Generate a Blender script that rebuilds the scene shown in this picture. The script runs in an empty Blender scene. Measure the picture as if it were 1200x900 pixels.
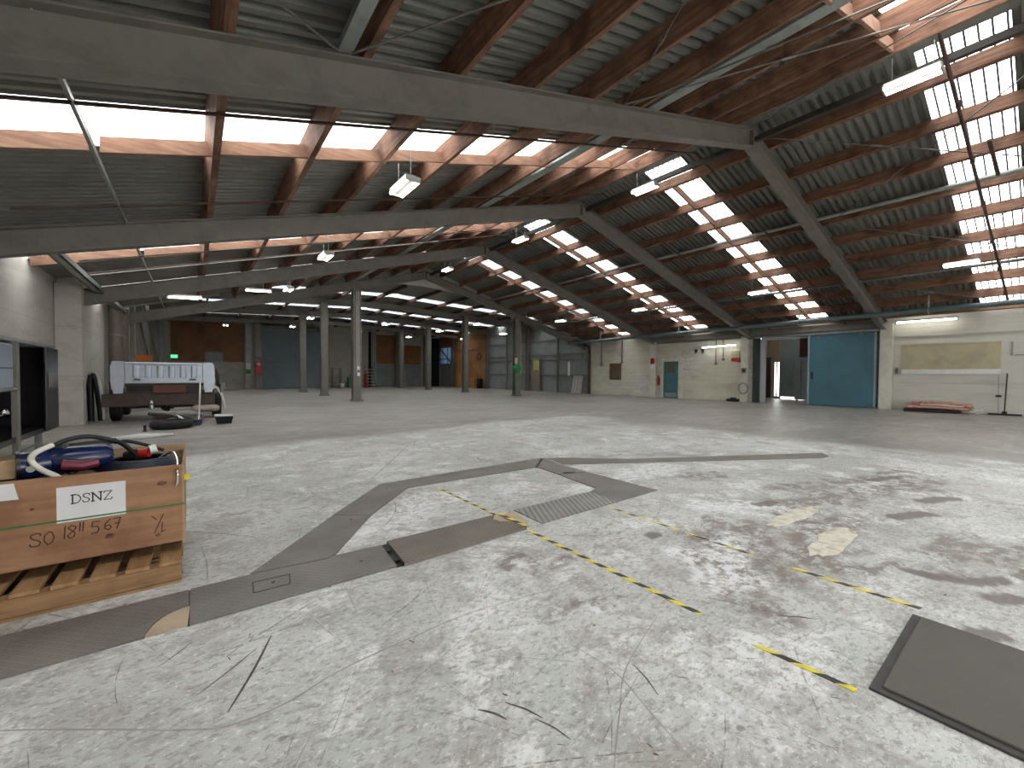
import bpy, math, random
from mathutils import Vector, Matrix
random.seed(7)
S = bpy.context.scene
COL = S.collection
S.unit_settings.system = 'METRIC'
S.unit_settings.scale_length = 0.8      # one unit is 0.8 m

# ------------------------------------------------------------------ helpers
def lin(c):
    return tuple(((v/255.0+0.055)/1.055)**2.4 if v > 10 else v/255.0/12.92 for v in c) + (1.0,)

class MB:
    def __init__(s): s.v=[]; s.f=[]; s.m=[]; s.sm=[]
    def add(s, vs, fs, mi=0, sm=False):
        o=len(s.v); s.v += [tuple(v) for v in vs]
        for f in fs: s.f.append(tuple(o+i for i in f)); s.m.append(mi); s.sm.append(sm)
        return s
    def box(s, x0,x1,y0,y1,z0,z1, mi=0):
        return s.add([(x0,y0,z0),(x1,y0,z0),(x1,y1,z0),(x0,y1,z0),(x0,y0,z1),(x1,y0,z1),(x1,y1,z1),(x0,y1,z1)],
                     [(0,3,2,1),(4,5,6,7),(0,1,5,4),(1,2,6,5),(2,3,7,6),(3,0,4,7)], mi)
    def bar(s, a, b, w, h, up=(0,0,1), mi=0):
        a=Vector(a); b=Vector(b); d=(b-a).normalized(); u=Vector(up)
        if abs(d.dot(u))>0.99: u=Vector((1,0,0))
        r=d.cross(u).normalized(); u=r.cross(d).normalized()
        vs=[]
        for p in (a,b):
            for (i,j) in ((-1,-1),(1,-1),(1,1),(-1,1)): vs.append(p+r*w/2*i+u*h/2*j)
        return s.add(vs,[(0,1,2,3),(7,6,5,4),(0,4,5,1),(1,5,6,2),(2,6,7,3),(3,7,4,0)],mi)
    def tube(s, pts, r, n=8, mi=0, caps=True):
        P=[Vector(p) for p in pts]; rings=[]; prev=None
        for i,p in enumerate(P):
            d=((P[min(i+1,len(P)-1)]-P[max(i-1,0)])).normalized()
            if prev is None:
                u=Vector((0,0,1)) if abs(d.z)<0.9 else Vector((1,0,0))
                x=d.cross(u).normalized()
            else:
                x=(prev-d*prev.dot(d)).normalized()
            prev=x; y=d.cross(x)
            rr=r[i] if isinstance(r,(list,tuple)) else r
            rings.append([p+(x*math.cos(2*math.pi*k/n)+y*math.sin(2*math.pi*k/n))*rr for k in range(n)])
        vs=[v for R in rings for v in R]; fs=[]
        for i in range(len(P)-1):
            for k in range(n):
                fs.append((i*n+k,(i+1)*n+k,(i+1)*n+(k+1)%n,i*n+(k+1)%n))
        s.add(vs,fs,mi,True)
        if caps:
            s.add(rings[0],[tuple(range(n))],mi); s.add(rings[-1],[tuple(reversed(range(n)))],mi)
        return s
    def cyl(s,a,b,r,n=12,mi=0): return s.tube([a,b],r,n,mi)
    def prism(s, pts, z0, z1, mi=0):
        n=len(pts); vs=[(p[0],p[1],z0) for p in pts]+[(p[0],p[1],z1) for p in pts]
        ar=sum(pts[i][0]*pts[(i+1)%n][1]-pts[(i+1)%n][0]*pts[i][1] for i in range(n))
        fs=[tuple(reversed(range(n))),tuple(range(n,2*n))]+[(i,(i+1)%n,n+(i+1)%n,n+i) for i in range(n)]
        if ar<0: fs=[tuple(reversed(f)) for f in fs]
        return s.add(vs,fs,mi)
    def extr(s, prof, axis, a, b, mi=0, sm=False):
        """prism of a 2D profile along axis: 'x' -> profile (y,z); 'y' -> profile (x,z)"""
        n=len(prof)
        f=(lambda p,t:(t,p[0],p[1])) if axis=='x' else (lambda p,t:(p[0],t,p[1]))
        vs=[f(p,a) for p in prof]+[f(p,b) for p in prof]
        ar=sum(prof[i][0]*prof[(i+1)%n][1]-prof[(i+1)%n][0]*prof[i][1] for i in range(n))
        fs=[tuple(reversed(range(n))),tuple(range(n,2*n))]
        s_=[(i,(i+1)%n,n+(i+1)%n,n+i) for i in range(n)]
        flip = (ar<0) ^ (axis=='y')
        if flip: fs=[tuple(reversed(q)) for q in fs]; s_=[tuple(reversed(q)) for q in s_]
        s.add(vs,fs,mi); s.add(vs,s_,mi,sm); return s
    def lathe(s, prof, c=(0,0,0), n=24, mi=0, axis='z'):
        vs=[];m=len(prof)
        for k in range(n):
            a=2*math.pi*k/n
            for (r,h) in prof:
                if axis=='z': vs.append((c[0]+r*math.cos(a),c[1]+r*math.sin(a),c[2]+h))
                elif axis=='x': vs.append((c[0]+h,c[1]+r*math.cos(a),c[2]+r*math.sin(a)))
                else: vs.append((c[0]+r*math.sin(a),c[1]+h,c[2]+r*math.cos(a)))
        fs=[(k*m+i,((k+1)%n)*m+i,((k+1)%n)*m+i+1,k*m+i+1) for k in range(n) for i in range(m-1)]
        return s.add(vs,fs,mi,True)
    def build(s, name, mat, parent=None, origin=None, bevel=0):
        me=bpy.data.meshes.new(name)
        off=Vector(origin) if origin is not None else Vector((0,0,0))
        me.from_pydata([Vector(v)-off for v in s.v],[],s.f)
        for m in (mat if isinstance(mat,(list,tuple)) else [mat]): me.materials.append(m)
        me.polygons.foreach_set('material_index',s.m); me.polygons.foreach_set('use_smooth',s.sm)
        me.update()
        o=bpy.data.objects.new(name,me); COL.objects.link(o)
        if parent is not None: o.parent=parent; 
        else: o.location=off
        if bevel:
            b=o.modifiers.new('bevel','BEVEL'); b.width=bevel; b.segments=2; b.limit_method='ANGLE'
        return o

def tag(o,label,cat,group=None,kind=None):
    if label: o['label']=label
    if cat: o['category']=cat
    if group: o['group']=group
    if kind: o['kind']=kind
    return o
def thing(name,label,cat,loc=(0,0,0),group=None,rz=0):
    o=bpy.data.objects.new(name,None); COL.objects.link(o); o.empty_display_size=0.2
    o.location=loc; o.rotation_euler=(0,0,rz); return tag(o,label,cat,group)
def part(mb,name,mat,parent,bevel=0,label=None,world=True):
    o=mb.build(name,mat,parent,origin=(parent_origin(parent) if world else None),bevel=bevel)
    if label: o['label']=label
    return o
def parent_origin(p):
    v=Vector((0,0,0))
    while p is not None: v+=p.location; p=p.parent
    return v
def struct(name,mb,mat,bevel=0):
    o=mb.build(name,mat,bevel=bevel); o['kind']='structure'; return o
def single(mb,name,mat,label,cat,group=None,origin=None,bevel=0,kind=None):
    if origin is None:
        xs=[v[0] for v in mb.v]; ys=[v[1] for v in mb.v]; zs=[v[2] for v in mb.v]
        origin=((min(xs)+max(xs))/2,(min(ys)+max(ys))/2,min(zs))
    return tag(mb.build(name,mat,origin=origin,bevel=bevel),label,cat,group,kind)
def dup(root,loc,rz=None,label=None):
    r=root.copy(); COL.objects.link(r); r.location=loc
    if rz is not None: r.rotation_euler=(0,0,rz)
    if label: r['label']=label
    for ch in list(root.children):
        c=ch.copy(); COL.objects.link(c); c.parent=r
        for g in list(ch.children):
            d=g.copy(); COL.objects.link(d); d.parent=c
    return r

# ------------------------------------------------------------------ materials
class NT:
    def __init__(s,name):
        s.mat=bpy.data.materials.new(name); s.mat.use_nodes=True; s.t=s.mat.node_tree
        s.t.nodes.clear(); s.out=s.t.nodes.new('ShaderNodeOutputMaterial')
    def n(s,kind,**kw):
        nd=s.t.nodes.new(kind)
        for k,v in kw.items():
            if k.startswith('i_'):
                key=k[2:]; key=int(key) if key.isdigit() else key.replace('_',' ')
                s.put(nd.inputs[key],v)
            else: setattr(nd,k,v)
        return nd
    def put(s,inp,v):
        if isinstance(v,bpy.types.NodeSocket): s.t.links.new(v,inp)
        else: inp.default_value=v
    def math(s,op,a,b=0.0,c=None,clamp=False):
        nd=s.n('ShaderNodeMath',operation=op); nd.use_clamp=clamp
        s.put(nd.inputs[0],a); s.put(nd.inputs[1],b)
        if c is not None: s.put(nd.inputs[2],c)
        return nd.outputs[0]
    def mix(s,f,a,b,mode='MIX'):
        nd=s.n('ShaderNodeMix',data_type='RGBA',blend_type=mode)
        s.put(nd.inputs[0],f); s.put(nd.inputs[6],a); s.put(nd.inputs[7],b); return nd.outputs[2]
    def pos(s):
        return s.n('ShaderNodeNewGeometry').outputs['Position']
    def obj(s):
        return s.n('ShaderNodeTexCoord').outputs['Object']
    def map(s,vec,scale=(1,1,1),rot=(0,0,0),loc=(0,0,0)):
        nd=s.n('ShaderNodeMapping'); s.put(nd.inputs[0],vec); nd.inputs[1].default_value=loc
        nd.inputs[2].default_value=rot; nd.inputs[3].default_value=scale; return nd.outputs[0]
    def noise(s,vec,scale=5,detail=4,rough=.55,dist=0):
        nd=s.n('ShaderNodeTexNoise'); s.put(nd.inputs['Vector'],vec); nd.inputs['Scale'].default_value=scale
        nd.inputs['Detail'].default_value=detail; nd.inputs['Roughness'].default_value=rough
        nd.inputs['Distortion'].default_value=dist; return nd.outputs['Fac']
    def step(s,v,a,b):
        nd=s.n('ShaderNodeMapRange'); s.put(nd.inputs[0],v); nd.inputs[1].default_value=a; nd.inputs[2].default_value=b
        nd.interpolation_type='SMOOTHSTEP'; return nd.outputs[0]
    def bsdf(s,color,rough=.6,metal=0,spec=.5,bump=None,bstr=.3,bdist=.02,**kw):
        b=s.n('ShaderNodeBsdfPrincipled'); s.put(b.inputs['Base Color'],color); s.put(b.inputs['Roughness'],rough)
        s.put(b.inputs['Metallic'],metal); s.put(b.inputs['Specular IOR Level'],spec)
        if bump is not None:
            bn=s.n('ShaderNodeBump'); s.put(bn.inputs['Height'],bump); bn.inputs['Strength'].default_value=bstr
            bn.inputs['Distance'].default_value=bdist; s.t.links.new(bn.outputs[0],b.inputs['Normal'])
        for k,v in kw.items(): s.put(b.inputs[k.replace('_',' ')],v)
        s.t.links.new(b.outputs[0],s.out.inputs[0]); return s.mat

def plain(name,rgb,rough=.6,metal=0,var=.12,scale=6,spec=.5):
    m=NT(name); c=lin(rgb); d=tuple(v*(1-var*2.2) for v in c[:3])+(1,)
    f=m.step(m.noise(m.obj(),scale,5,.6),.35,.65)
    return m.bsdf(m.mix(f,d,c),rough,metal,spec)
def worn(name,rgb,dirt,amt=.5,scale=3,rough=.6,metal=0,stretch=(1,1,1)):
    m=NT(name); v=m.map(m.pos(),stretch)
    f=m.math('MULTIPLY',m.step(m.noise(v,scale,8,.65,.4),.42,.68),amt)
    g=m.step(m.noise(v,scale*9,4,.6),.4,.75)
    c=m.mix(f,lin(rgb),lin(dirt)); c=m.mix(m.math('MULTIPLY',g,.25*amt),c,lin(dirt))
    return m.bsdf(c,rough,metal)
def emit(name,rgb,st):
    m=NT(name); e=m.n('ShaderNodeEmission'); e.inputs[0].default_value=lin(rgb); e.inputs[1].default_value=st
    m.t.links.new(e.outputs[0],m.out.inputs[0]); return m.mat

def wood_mat(name,a,b,dirt,axis='y',rough=.75,dirt_amt=.5,scale=1.0):
    m=NT(name); st={'y':(9,.7,9),'x':(.7,9,9),'z':(9,9,.7)}[axis]
    v=m.map(m.pos(),tuple(q*scale for q in st))
    g=m.step(m.noise(v,2.2,6,.6,.6),.3,.7)
    fine=m.step(m.noise(m.map(m.pos(),tuple(q*5*scale for q in st)),3,3,.6),.3,.75)
    c=m.mix(g,lin(a),lin(b)); c=m.mix(m.math('MULTIPLY',fine,.3),c,lin(a))
    k=m.step(m.noise(m.pos(),1.7*scale,5,.6),.45,.7)
    c=m.mix(m.math('MULTIPLY',k,dirt_amt),c,lin(dirt))
    return m.bsdf(c,rough,0,.3,bump=fine,bstr=.15,bdist=.01)

M={}
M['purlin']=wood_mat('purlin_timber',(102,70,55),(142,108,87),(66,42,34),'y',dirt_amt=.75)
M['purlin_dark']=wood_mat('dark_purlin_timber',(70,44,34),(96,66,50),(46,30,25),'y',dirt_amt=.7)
M['nog']=wood_mat('nogging_timber',(126,92,74),(156,122,100),(94,66,54),'x',dirt_amt=.5)
M['steel']=worn('painted_grey_steel',(116,112,105),(92,87,80),.6,2.5,.5)
M['strut']=worn('galvanised_strut',(150,155,152),(104,104,98),.5,3,.42,.3)
M['rod']=plain('brace_rod',(112,108,101),.4,.5)
M['darkpipe']=worn('dark_pipe',(58,42,36),(92,52,38),.7,5,.5)
M['clad']=worn('roof_sheet_underside',(118,119,114),(90,88,82),.5,1.1,.5,.2)
M['tan_ply']=wood_mat('tan_plywood',(146,104,66),(172,128,86),(110,74,46),'z',dirt_amt=.4,scale=.5)
M['brown_ply']=worn('brown_panel',(136,92,50),(98,64,36),.7,.6,.6)
M['crate']=wood_mat('crate_timber',(138,102,76),(158,120,90),(108,74,54),'x',rough=.7,dirt_amt=.6,scale=1.0)
M['crate_in']=wood_mat('crate_inside',(150,124,96),(172,146,116),(116,90,66),'x',dirt_amt=.4)
M['pallet']=wood_mat('pallet_timber',(126,96,66),(154,122,88),(86,62,42),'x',dirt_amt=.5,scale=1.4)
M['pallet_y']=wood_mat('pallet_board_timber',(136,104,72),(166,132,94),(96,70,48),'y',dirt_amt=.4,scale=1.4)
M['paper']=plain('paper',(205,205,205),.8,0,.03)
M['ink']=plain('ink',(30,28,28),.7,0,.05)
M['marker']=plain('marker_ink',(70,36,22),.8,0,.2)
M['green_strap']=plain('green_strap',(40,110,62),.4,0,.1)
M['blue']=plain('blue_enamel',(18,33,76),.25,0,.15,10)
M['black']=plain('black_rubber',(18,18,19),.55,0,.2)
M['blackpaint']=plain('black_paint',(22,22,24),.35,0,.2)
M['chrome']=plain('chrome',(200,200,200),.15,1,.05)
M['white']=plain('white_plastic',(215,215,212),.4,0,.04)
M['grey']=plain('grey_paint',(140,142,142),.5,0,.1)
M['red']=plain('red_paint',(170,28,26),.4,0,.1)
M['green']=plain('green_paint',(32,140,62),.45,0,.1)
M['teal']=plain('teal_plastic',(70,130,120),.5)
M['yellow']=plain('yellow_plastic',(222,205,40),.5,0,.08)
M['brownbox']=plain('brown_cardboard',(176,118,66),.8,0,.06)
M['orange']=plain('orange_board',(190,110,50),.7,0,.1)
M['ute_white']=plain('silver_paint',(188,196,206),.25,.2,.04)
M['chassis']=worn('rusty_chassis',(58,51,46),(84,62,50),.7,5,.7)
M['tyre']=plain('tyre_rubber',(24,24,25),.8,0,.2)
M['blue_door']=worn('blue_door_paint',(62,105,118),(54,88,98),.5,.8,.45)
M['navy_pipe']=worn('green_pipe_paint',(80,104,104),(60,80,80),.6,2,.35)
M['cream']=worn('cream_paint',(204,202,190),(156,150,132),.45,2.5,.6)
M['board']=worn('beige_board',(178,168,138),(150,142,122),.6,1.2,.7)
M['rollergrey']=worn('blue_grey_roller',(136,150,154),(110,124,128),.5,.8,.35)
M['bluegrey']=worn('blue_grey_sheet',(132,138,138),(106,110,108),.5,.9,.45)
M['palewall']=worn('pale_sheet',(168,164,154),(134,128,118),.5,.7,.6)
M['blind']=worn('dark_hatch',(92,80,52),(70,56,40),.5,3,.6)
M['pink_wrap']=worn('pink_wrap',(196,150,132),(120,80,66),.7,9,.5)
M['pale_wrap']=worn('pale_wrap',(206,190,178),(140,112,98),.6,9,.4)
M['tubeglow']=emit('lit_fluorescent_tube',(255,252,240),14)
M['exitglow']=emit('lit_exit_sign',(90,220,150),1.6)
M['lampwhite']=plain('lamp_housing',(150,150,145),.5,0,.03)
M['tape_y']=worn('yellow_tape',(228,210,58),(150,136,60),.45,14,.5)
M['tape_k']=worn('black_tape',(38,38,38),(84,80,74),.4,14,.5)

def mat_plate(name,rgb,checker=False):
    m=NT(name); p=m.pos()
    base=m.mix(m.step(m.noise(p,2.2,6,.6),.3,.7),lin(rgb),lin(tuple(v*.84 for v in rgb)))
    rust=m.step(m.noise(p,1.3,7,.7,.3),.52,.72)
    c=m.mix(m.math('MULTIPLY',rust,.45),base,lin((126,112,98)))
    w=m.n('ShaderNodeTexWave',wave_type='BANDS',bands_direction='DIAGONAL'); m.put(w.inputs[0],m.map(p,(1,1,1))); w.inputs['Scale'].default_value=11
    w2=m.n('ShaderNodeTexWave',wave_type='BANDS',bands_direction='DIAGONAL'); m.put(w2.inputs[0],m.map(p,(1,-1,1))); w2.inputs['Scale'].default_value=11
    h=m.math('MAXIMUM',m.step(w.outputs['Fac'],.7,.95),m.step(w2.outputs['Fac'],.7,.95))
    if checker: 
        w=m.n('ShaderNodeTexWave',wave_type='BANDS',bands_direction='X'); m.put(w.inputs[0],m.map(p,(1,1,1),(0,0,.5))); w.inputs['Scale'].default_value=5.2
        h=m.step(w.outputs['Fac'],.35,.65); c=m.mix(m.math('MULTIPLY',h,.45),c,lin((168,166,162)))
    else:
        c=m.mix(m.math('MULTIPLY',h,.10),c,lin((150,148,142)))
    return m.bsdf(c,.55,.15,.5,bump=h,bstr=.35,bdist=.006)
M['plate']=mat_plate('tread_plate',(120,116,110))
M['plate2']=mat_plate('tread_plate_brown',(116,109,99))
M['checker']=mat_plate('ribbed_plate',(122,121,118),True)
M['infill']=worn('plywood_infill',(176,158,136),(146,126,104),.5,6,.7)
M['mat']=worn('rubber_mat',(84,79,73),(70,66,61),.5,1.5,.6)
M['mat_edge']=plain('rubber_mat_edge',(66,64,62),.6)

# skylight sheet: clear-ish fibreglass
def sky_mat(name,t,tint):
    m=NT(name); tr=m.n('ShaderNodeBsdfTransparent'); tr.inputs[0].default_value=tint
    tl=m.n('ShaderNodeBsdfTranslucent'); tl.inputs[0].default_value=tint
    mx=m.n('ShaderNodeMixShader'); mx.inputs[0].default_value=t
    m.t.links.new(tr.outputs[0],mx.inputs[1]); m.t.links.new(tl.outputs[0],mx.inputs[2]); m.t.links.new(mx.outputs[0],m.out.inputs[0]); return m.mat
M['sky']=sky_mat('fibreglass_sheet',.15,(.93,.93,.92,1))
M['skyrib']=plain('sheet_lap',(96,108,116),.5,.2,.05)

# block walls
def block_mat(name,a,b,stain,sx=.55,course=.25,tint2=None,amt=.5,mort=.5):
    m=NT(name); p=m.pos(); sp=m.n('ShaderNodeSeparateXYZ'); m.put(sp.inputs[0],p)
    along=m.math('ADD',sp.outputs[0],sp.outputs[1])
    cb=m.n('ShaderNodeCombineXYZ'); m.put(cb.inputs[0],along); m.put(cb.inputs[1],sp.outputs[2])
    br=m.n('ShaderNodeTexBrick'); m.put(br.inputs[0],cb.outputs[0])
    br.inputs['Color1'].default_value=lin(a); br.inputs['Color2'].default_value=lin(b); br.inputs['Mortar'].default_value=lin(tuple(v*.72 for v in a))
    br.inputs['Scale'].default_value=1; br.inputs['Mortar Size'].default_value=.008; br.inputs['Brick Width'].default_value=sx; br.inputs['Row Height'].default_value=course
    br.inputs['Bias'].default_value=-.2
    c=m.mix(mort,lin(a),br.outputs['Color'])
    st=m.step(m.noise(m.map(p,(1,.5,2.2)),.9,8,.7,.5),.45,.72); c=m.mix(m.math('MULTIPLY',st,amt),c,lin(stain))
    sp2=m.step(m.noise(p,9,5,.7),.5,.75); c=m.mix(m.math('MULTIPLY',sp2,amt*.45),c,lin(stain))
    if tint2:
        q=m.step(m.noise(m.map(p,(1,.35,.5)),.55,3,.6),.45,.6); c=m.mix(m.math('MULTIPLY',q,.55),c,lin(tint2))
    return m.bsdf(c,.75,0,.3,bump=br.outputs['Fac'],bstr=-.3,bdist=.01)
M['blockwhite']=block_mat('painted_block',(200,198,190),(184,182,174),(122,118,108),tint2=(196,193,168),amt=.75,mort=.7)
M['blockright']=block_mat('cream_block',(194,192,182),(189,187,177),(150,147,138),sx=50,course=1.25,amt=.35)
M['blockleft']=block_mat('grey_concrete_panel',(176,172,164),(168,164,157),(124,118,110),sx=3,course=1.4,amt=.45)
M['blockback']=block_mat('grey_block',(184,180,170),(172,168,158),(140,134,124),amt=.5)
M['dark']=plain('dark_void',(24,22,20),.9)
M['annexwall']=worn('tan_wall',(196,172,146),(160,136,110),.4,1,.7)
M['annexgrey']=worn('pale_blue_frame',(186,190,200),(140,146,156),.4,1,.6)
M['daylight']=emit('daylit_opening',(255,255,255),5.0)

# ------------------------------------------------------------------ floor material
def floor_material():
    m=NT('worn_painted_concrete'); p=m.pos(); sp=m.n('ShaderNodeSeparateXYZ'); m.put(sp.inputs[0],p)
    x,y=sp.outputs[0],sp.outputs[1]
    def line_mask(val,edge,amp,width,scale=.6,sgn=1):
        d=m.math('ADD',val,m.math('MULTIPLY',m.math('SUBTRACT',m.noise(p,scale,4,.6),.5),amp*2))
        return m.step(m.math('MULTIPLY',m.math('SUBTRACT',d,edge),sgn),-width,width)
    painted=m.math('MULTIPLY',line_mask(x,11.6,.5,.25,.5,-1),line_mask(m.math('ADD',y,m.math('MULTIPLY',x,-.12)),9.7,1.0,.35,.35,-1))
    # bare grey concrete
    bare=m.mix(m.step(m.noise(p,.35,5,.6),.35,.65),lin((132,128,122)),lin((154,150,143)))
    bare=m.mix(m.math('MULTIPLY',m.step(m.noise(m.map(p,(1,2.5,1),(0,0,.4)),.8,6,.7,.5),.48,.62),.6),bare,lin((178,175,169)))
    bare=m.mix(m.math('MULTIPLY',m.step(m.noise(m.map(p,(1,3,1),(0,0,-.5),(5,0,0)),1.3,6,.75,.4),.5,.64),.5),bare,lin((118,113,106)))
    # pale paint
    paint=m.mix(m.step(m.noise(p,.55,5,.6),.35,.65),lin((174,175,171)),lin((196,198,195)))
    paint=m.mix(m.math('MULTIPLY',m.step(m.noise(p,1.6,6,.72,.3),.5,.60),.65),paint,lin((146,141,133)))
    gray=m.step(m.noise(m.map(p,(1,1,1),(0,0,0),(7,3,0)),.45,5,.65,.4),.46,.62)
    paint=m.mix(m.math('MULTIPLY',gray,.55),paint,lin((160,164,158)))
    white=m.step(m.noise(m.map(p,(1,1,1),(0,0,0),(1,9,0)),1.1,6,.75,.3),.52,.62)
    paint=m.mix(m.math('MULTIPLY',white,.8),paint,lin((216,217,216)))
    c=m.mix(painted,bare,paint)
    # worn brown speckle
    region=m.step(m.noise(m.map(p,(1,1,1),(0,0,0),(4,4,0)),.5,3,.6),.46,.66)
    spk=m.step(m.noise(m.map(p,(1,1.3,1),(0,0,.7)),7,6,.8,.2),.53,.60)
    c=m.mix(m.math('MULTIPLY',m.math('MULTIPLY',spk,m.math('ADD',m.math('MULTIPLY',region,.6),.25)),.75),c,lin((116,108,100)))
    spk2=m.step(m.noise(m.map(p,(1,1.7,1),(0,0,.45)),17,5,.8),.52,.58)
    c=m.mix(m.math('MULTIPLY',spk2,.6),c,lin((124,117,109)))
    flk=m.step(m.noise(m.map(p,(1,1.5,1),(0,0,.9),(3,1,0)),24,4,.8),.56,.62)
    c=m.mix(m.math('MULTIPLY',m.math('MULTIPLY',flk,painted),.5),c,lin((226,226,224)))
    fl2=m.step(m.noise(m.map(p,(1,1.5,1),(0,0,.4),(6,2,0)),2.6,6,.85,.5),.53,.58)
    c=m.mix(m.math('MULTIPLY',m.math('MULTIPLY',fl2,painted),.38),c,lin((136,130,122)))
    # dirt spots
    vo=m.n('ShaderNodeTexVoronoi'); m.put(vo.inputs['Vector'],m.map(p,(1,1.5,1),(0,0,.6))); vo.inputs['Scale'].default_value=3.1
    spot=m.math('SUBTRACT',1.0,m.step(m.math('ADD',vo.outputs['Distance'],m.math('MULTIPLY',m.noise(p,14,3,.6),.12)),.10,.15))
    rnd=m.n('ShaderNodeSeparateColor'); m.put(rnd.inputs[0],vo.outputs['Color'])
    spot=m.math('MULTIPLY',spot,m.step(rnd.outputs[0],.62,.66))
    c=m.mix(m.math('MULTIPLY',spot,.7),c,lin((92,84,77)))
    # broad wear marks: soft masks carried by the floor mesh, broken up here by noise
    def attr(nm):
        nd=m.n('ShaderNodeAttribute'); nd.attribute_name=nm; return nd.outputs['Fac']
    rag=m.step(m.noise(m.map(p,(1,1.4,1),(0,0,.5)),5,6,.8,.3),.42,.55)
    c=m.mix(m.math('MULTIPLY',m.math('MULTIPLY',m.step(attr('wear'),.05,.75),rag),.85),c,lin((112,102,94)))
    rag2=m.step(m.noise(p,11,6,.8),.44,.55)
    c=m.mix(m.math('MULTIPLY',m.math('MULTIPLY',m.step(attr('salt'),.05,.6),rag2),.8),c,lin((222,223,224)))
    c=m.mix(m.math('MULTIPLY',m.step(attr('damp'),.05,.9),.5),c,lin((118,112,106)))
    c=m.mix(m.math('MULTIPLY',m.step(attr('spot'),.0,.4),.85),c,lin((98,88,80)))
    rgh=m.math('ADD',m.math('MULTIPLY',m.noise(p,3,6,.7),.22),m.math('SUBTRACT',.28,m.math('MULTIPLY',painted,-.14)))
    return m.bsdf(c,rgh,0,.45,bump=m.noise(p,30,6,.7),bstr=.08,bdist=.01)
M['floor']=floor_material()
M['patch']=worn('mortar_patch',(204,198,184),(158,150,134),.8,9,.8)

# ------------------------------------------------------------------ dimensions
XL,XR,XRG=-2.6,26.05,11.5       # walls and ridge
TL,TR=.283,.2593
FY=[-1.1,4.93,10.85,17.23,23.82]   # main hall frames
YB=49.9; YF=-8.0; YM=24.1
def zroof(x,ridge): return ridge-(XRG-x)*TL if x<XRG else ridge-(x-XRG)*TR
SOF,PUR,CLA=7.43,7.90,8.26

# ------------------------------------------------------------------ shell
from mathutils import noise as mnoise
def floor_mesh():
    def axis(lo,hi,fa,fb,fine,coarse):
        out=[];v=lo
        while v<hi-1e-6:
            out.append(v); v+= fine if fa<=v<fb else coarse
        out.append(hi); return out
    xs=axis(-3.6,40,-1.2,9.6,.06,1.2) ; ys=axis(YF-.5,YB+.5,-.2,6.0,.06,1.2)
    nx=len(xs); V=[(x,y,0) for y in ys for x in xs]
    Fc=[(j*nx+i,j*nx+i+1,(j+1)*nx+i+1,(j+1)*nx+i) for j in range(len(ys)-1) for i in range(nx-1)]
    me=bpy.data.meshes.new('floor'); me.from_pydata(V,[],Fc); me.materials.append(M['floor'])
    masks={'wear':(.45,[((2.95,1.15),(3.9,2.1),.30),((3.55,1.35),(4.3,1.9),.42),((4.0,1.25),(5.6,1.35),.34),((3.95,1.0),(4.6,.5),.22),((4.9,.55),(5.8,.25),.28),((5.4,1.9),(8.4,1.1),.42),((6.2,2.2),(9.0,1.4),.3),((2.0,2.55),(2.5,2.35),.16),((1.9,1.9),(2.25,1.75),.16),((5.9,3.3),(6.3,3.1),.3)]),
     'salt':(.45,[((3.15,1.45),(3.75,1.75),.34),((3.2,1.9),(3.4,1.6),.2),((2.0,1.78),(2.12,1.72),.10),((4.7,2.4),(5.3,1.9),.3),((4.3,3.8),(6.2,3.9),.4),((1.5,4.0),(2.4,4.6),.4)]),
     'damp':(.6,[((5.0,5.2),(6.0,4.9),.2),((6.0,5.2),(7.6,4.2),.2),((11.0,8.5),(12.2,4.5),1.2),((12.2,4.5),(11.6,1.0),1.2),((13.3,9.6),(12.6,7.0),1.2),((12.9,12.5),(16,12.2),1.2),((8.0,9.0),(12,8.6),1.2)]),
     'spot':(.10,[((3.38,2.28),(3.45,2.25),.075),((4.35,.62),(4.5,.42),.08),((4.5,.36),(4.75,.22),.07),((4.9,.12),(5.1,.1),.08),((4.3,.2),(4.45,.1),.08),((3.62,.25),(3.7,.18),.07),((5.9,1.0),(6.4,.8),.09),((5.2,2.1),(5.5,2.0),.08),((7.8,1.6),(8.3,1.4),.1),((5.0,1.75),(5.15,1.6),.08),((7.0,.95),(7.5,.7),.1)])}
    for nm,(wob,lst) in masks.items():
        at=me.attributes.new(nm,'FLOAT','POINT'); vals=[0.0]*len(V)
        for i,(x,y,_) in enumerate(V):
            if not(-1.2<x<17 and -.5<y<14): continue
            dx=mnoise.fractal(Vector((x*2.5,y*2.5,0)),1,2,4)*wob*.6; dy=mnoise.fractal(Vector((x*2.5,y*2.5,9)),1,2,4)*wob*.6
            px_,py_=x+dx,y+dy; best=0
            for (A,B_,w_) in lst:
                ax,ay=A; bx,by=B_; vx,vy=bx-ax,by-ay; t_=max(0,min(1,((px_-ax)*vx+(py_-ay)*vy)/(vx*vx+vy*vy)))
                q=1-math.hypot(px_-ax-t_*vx,py_-ay-t_*vy)/w_
                if q>best: best=q
            vals[i]=best
        at.data.foreach_set('value',vals)
    o=bpy.data.objects.new('floor',me); COL.objects.link(o); o['kind']='structure'
floor_mesh()
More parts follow.
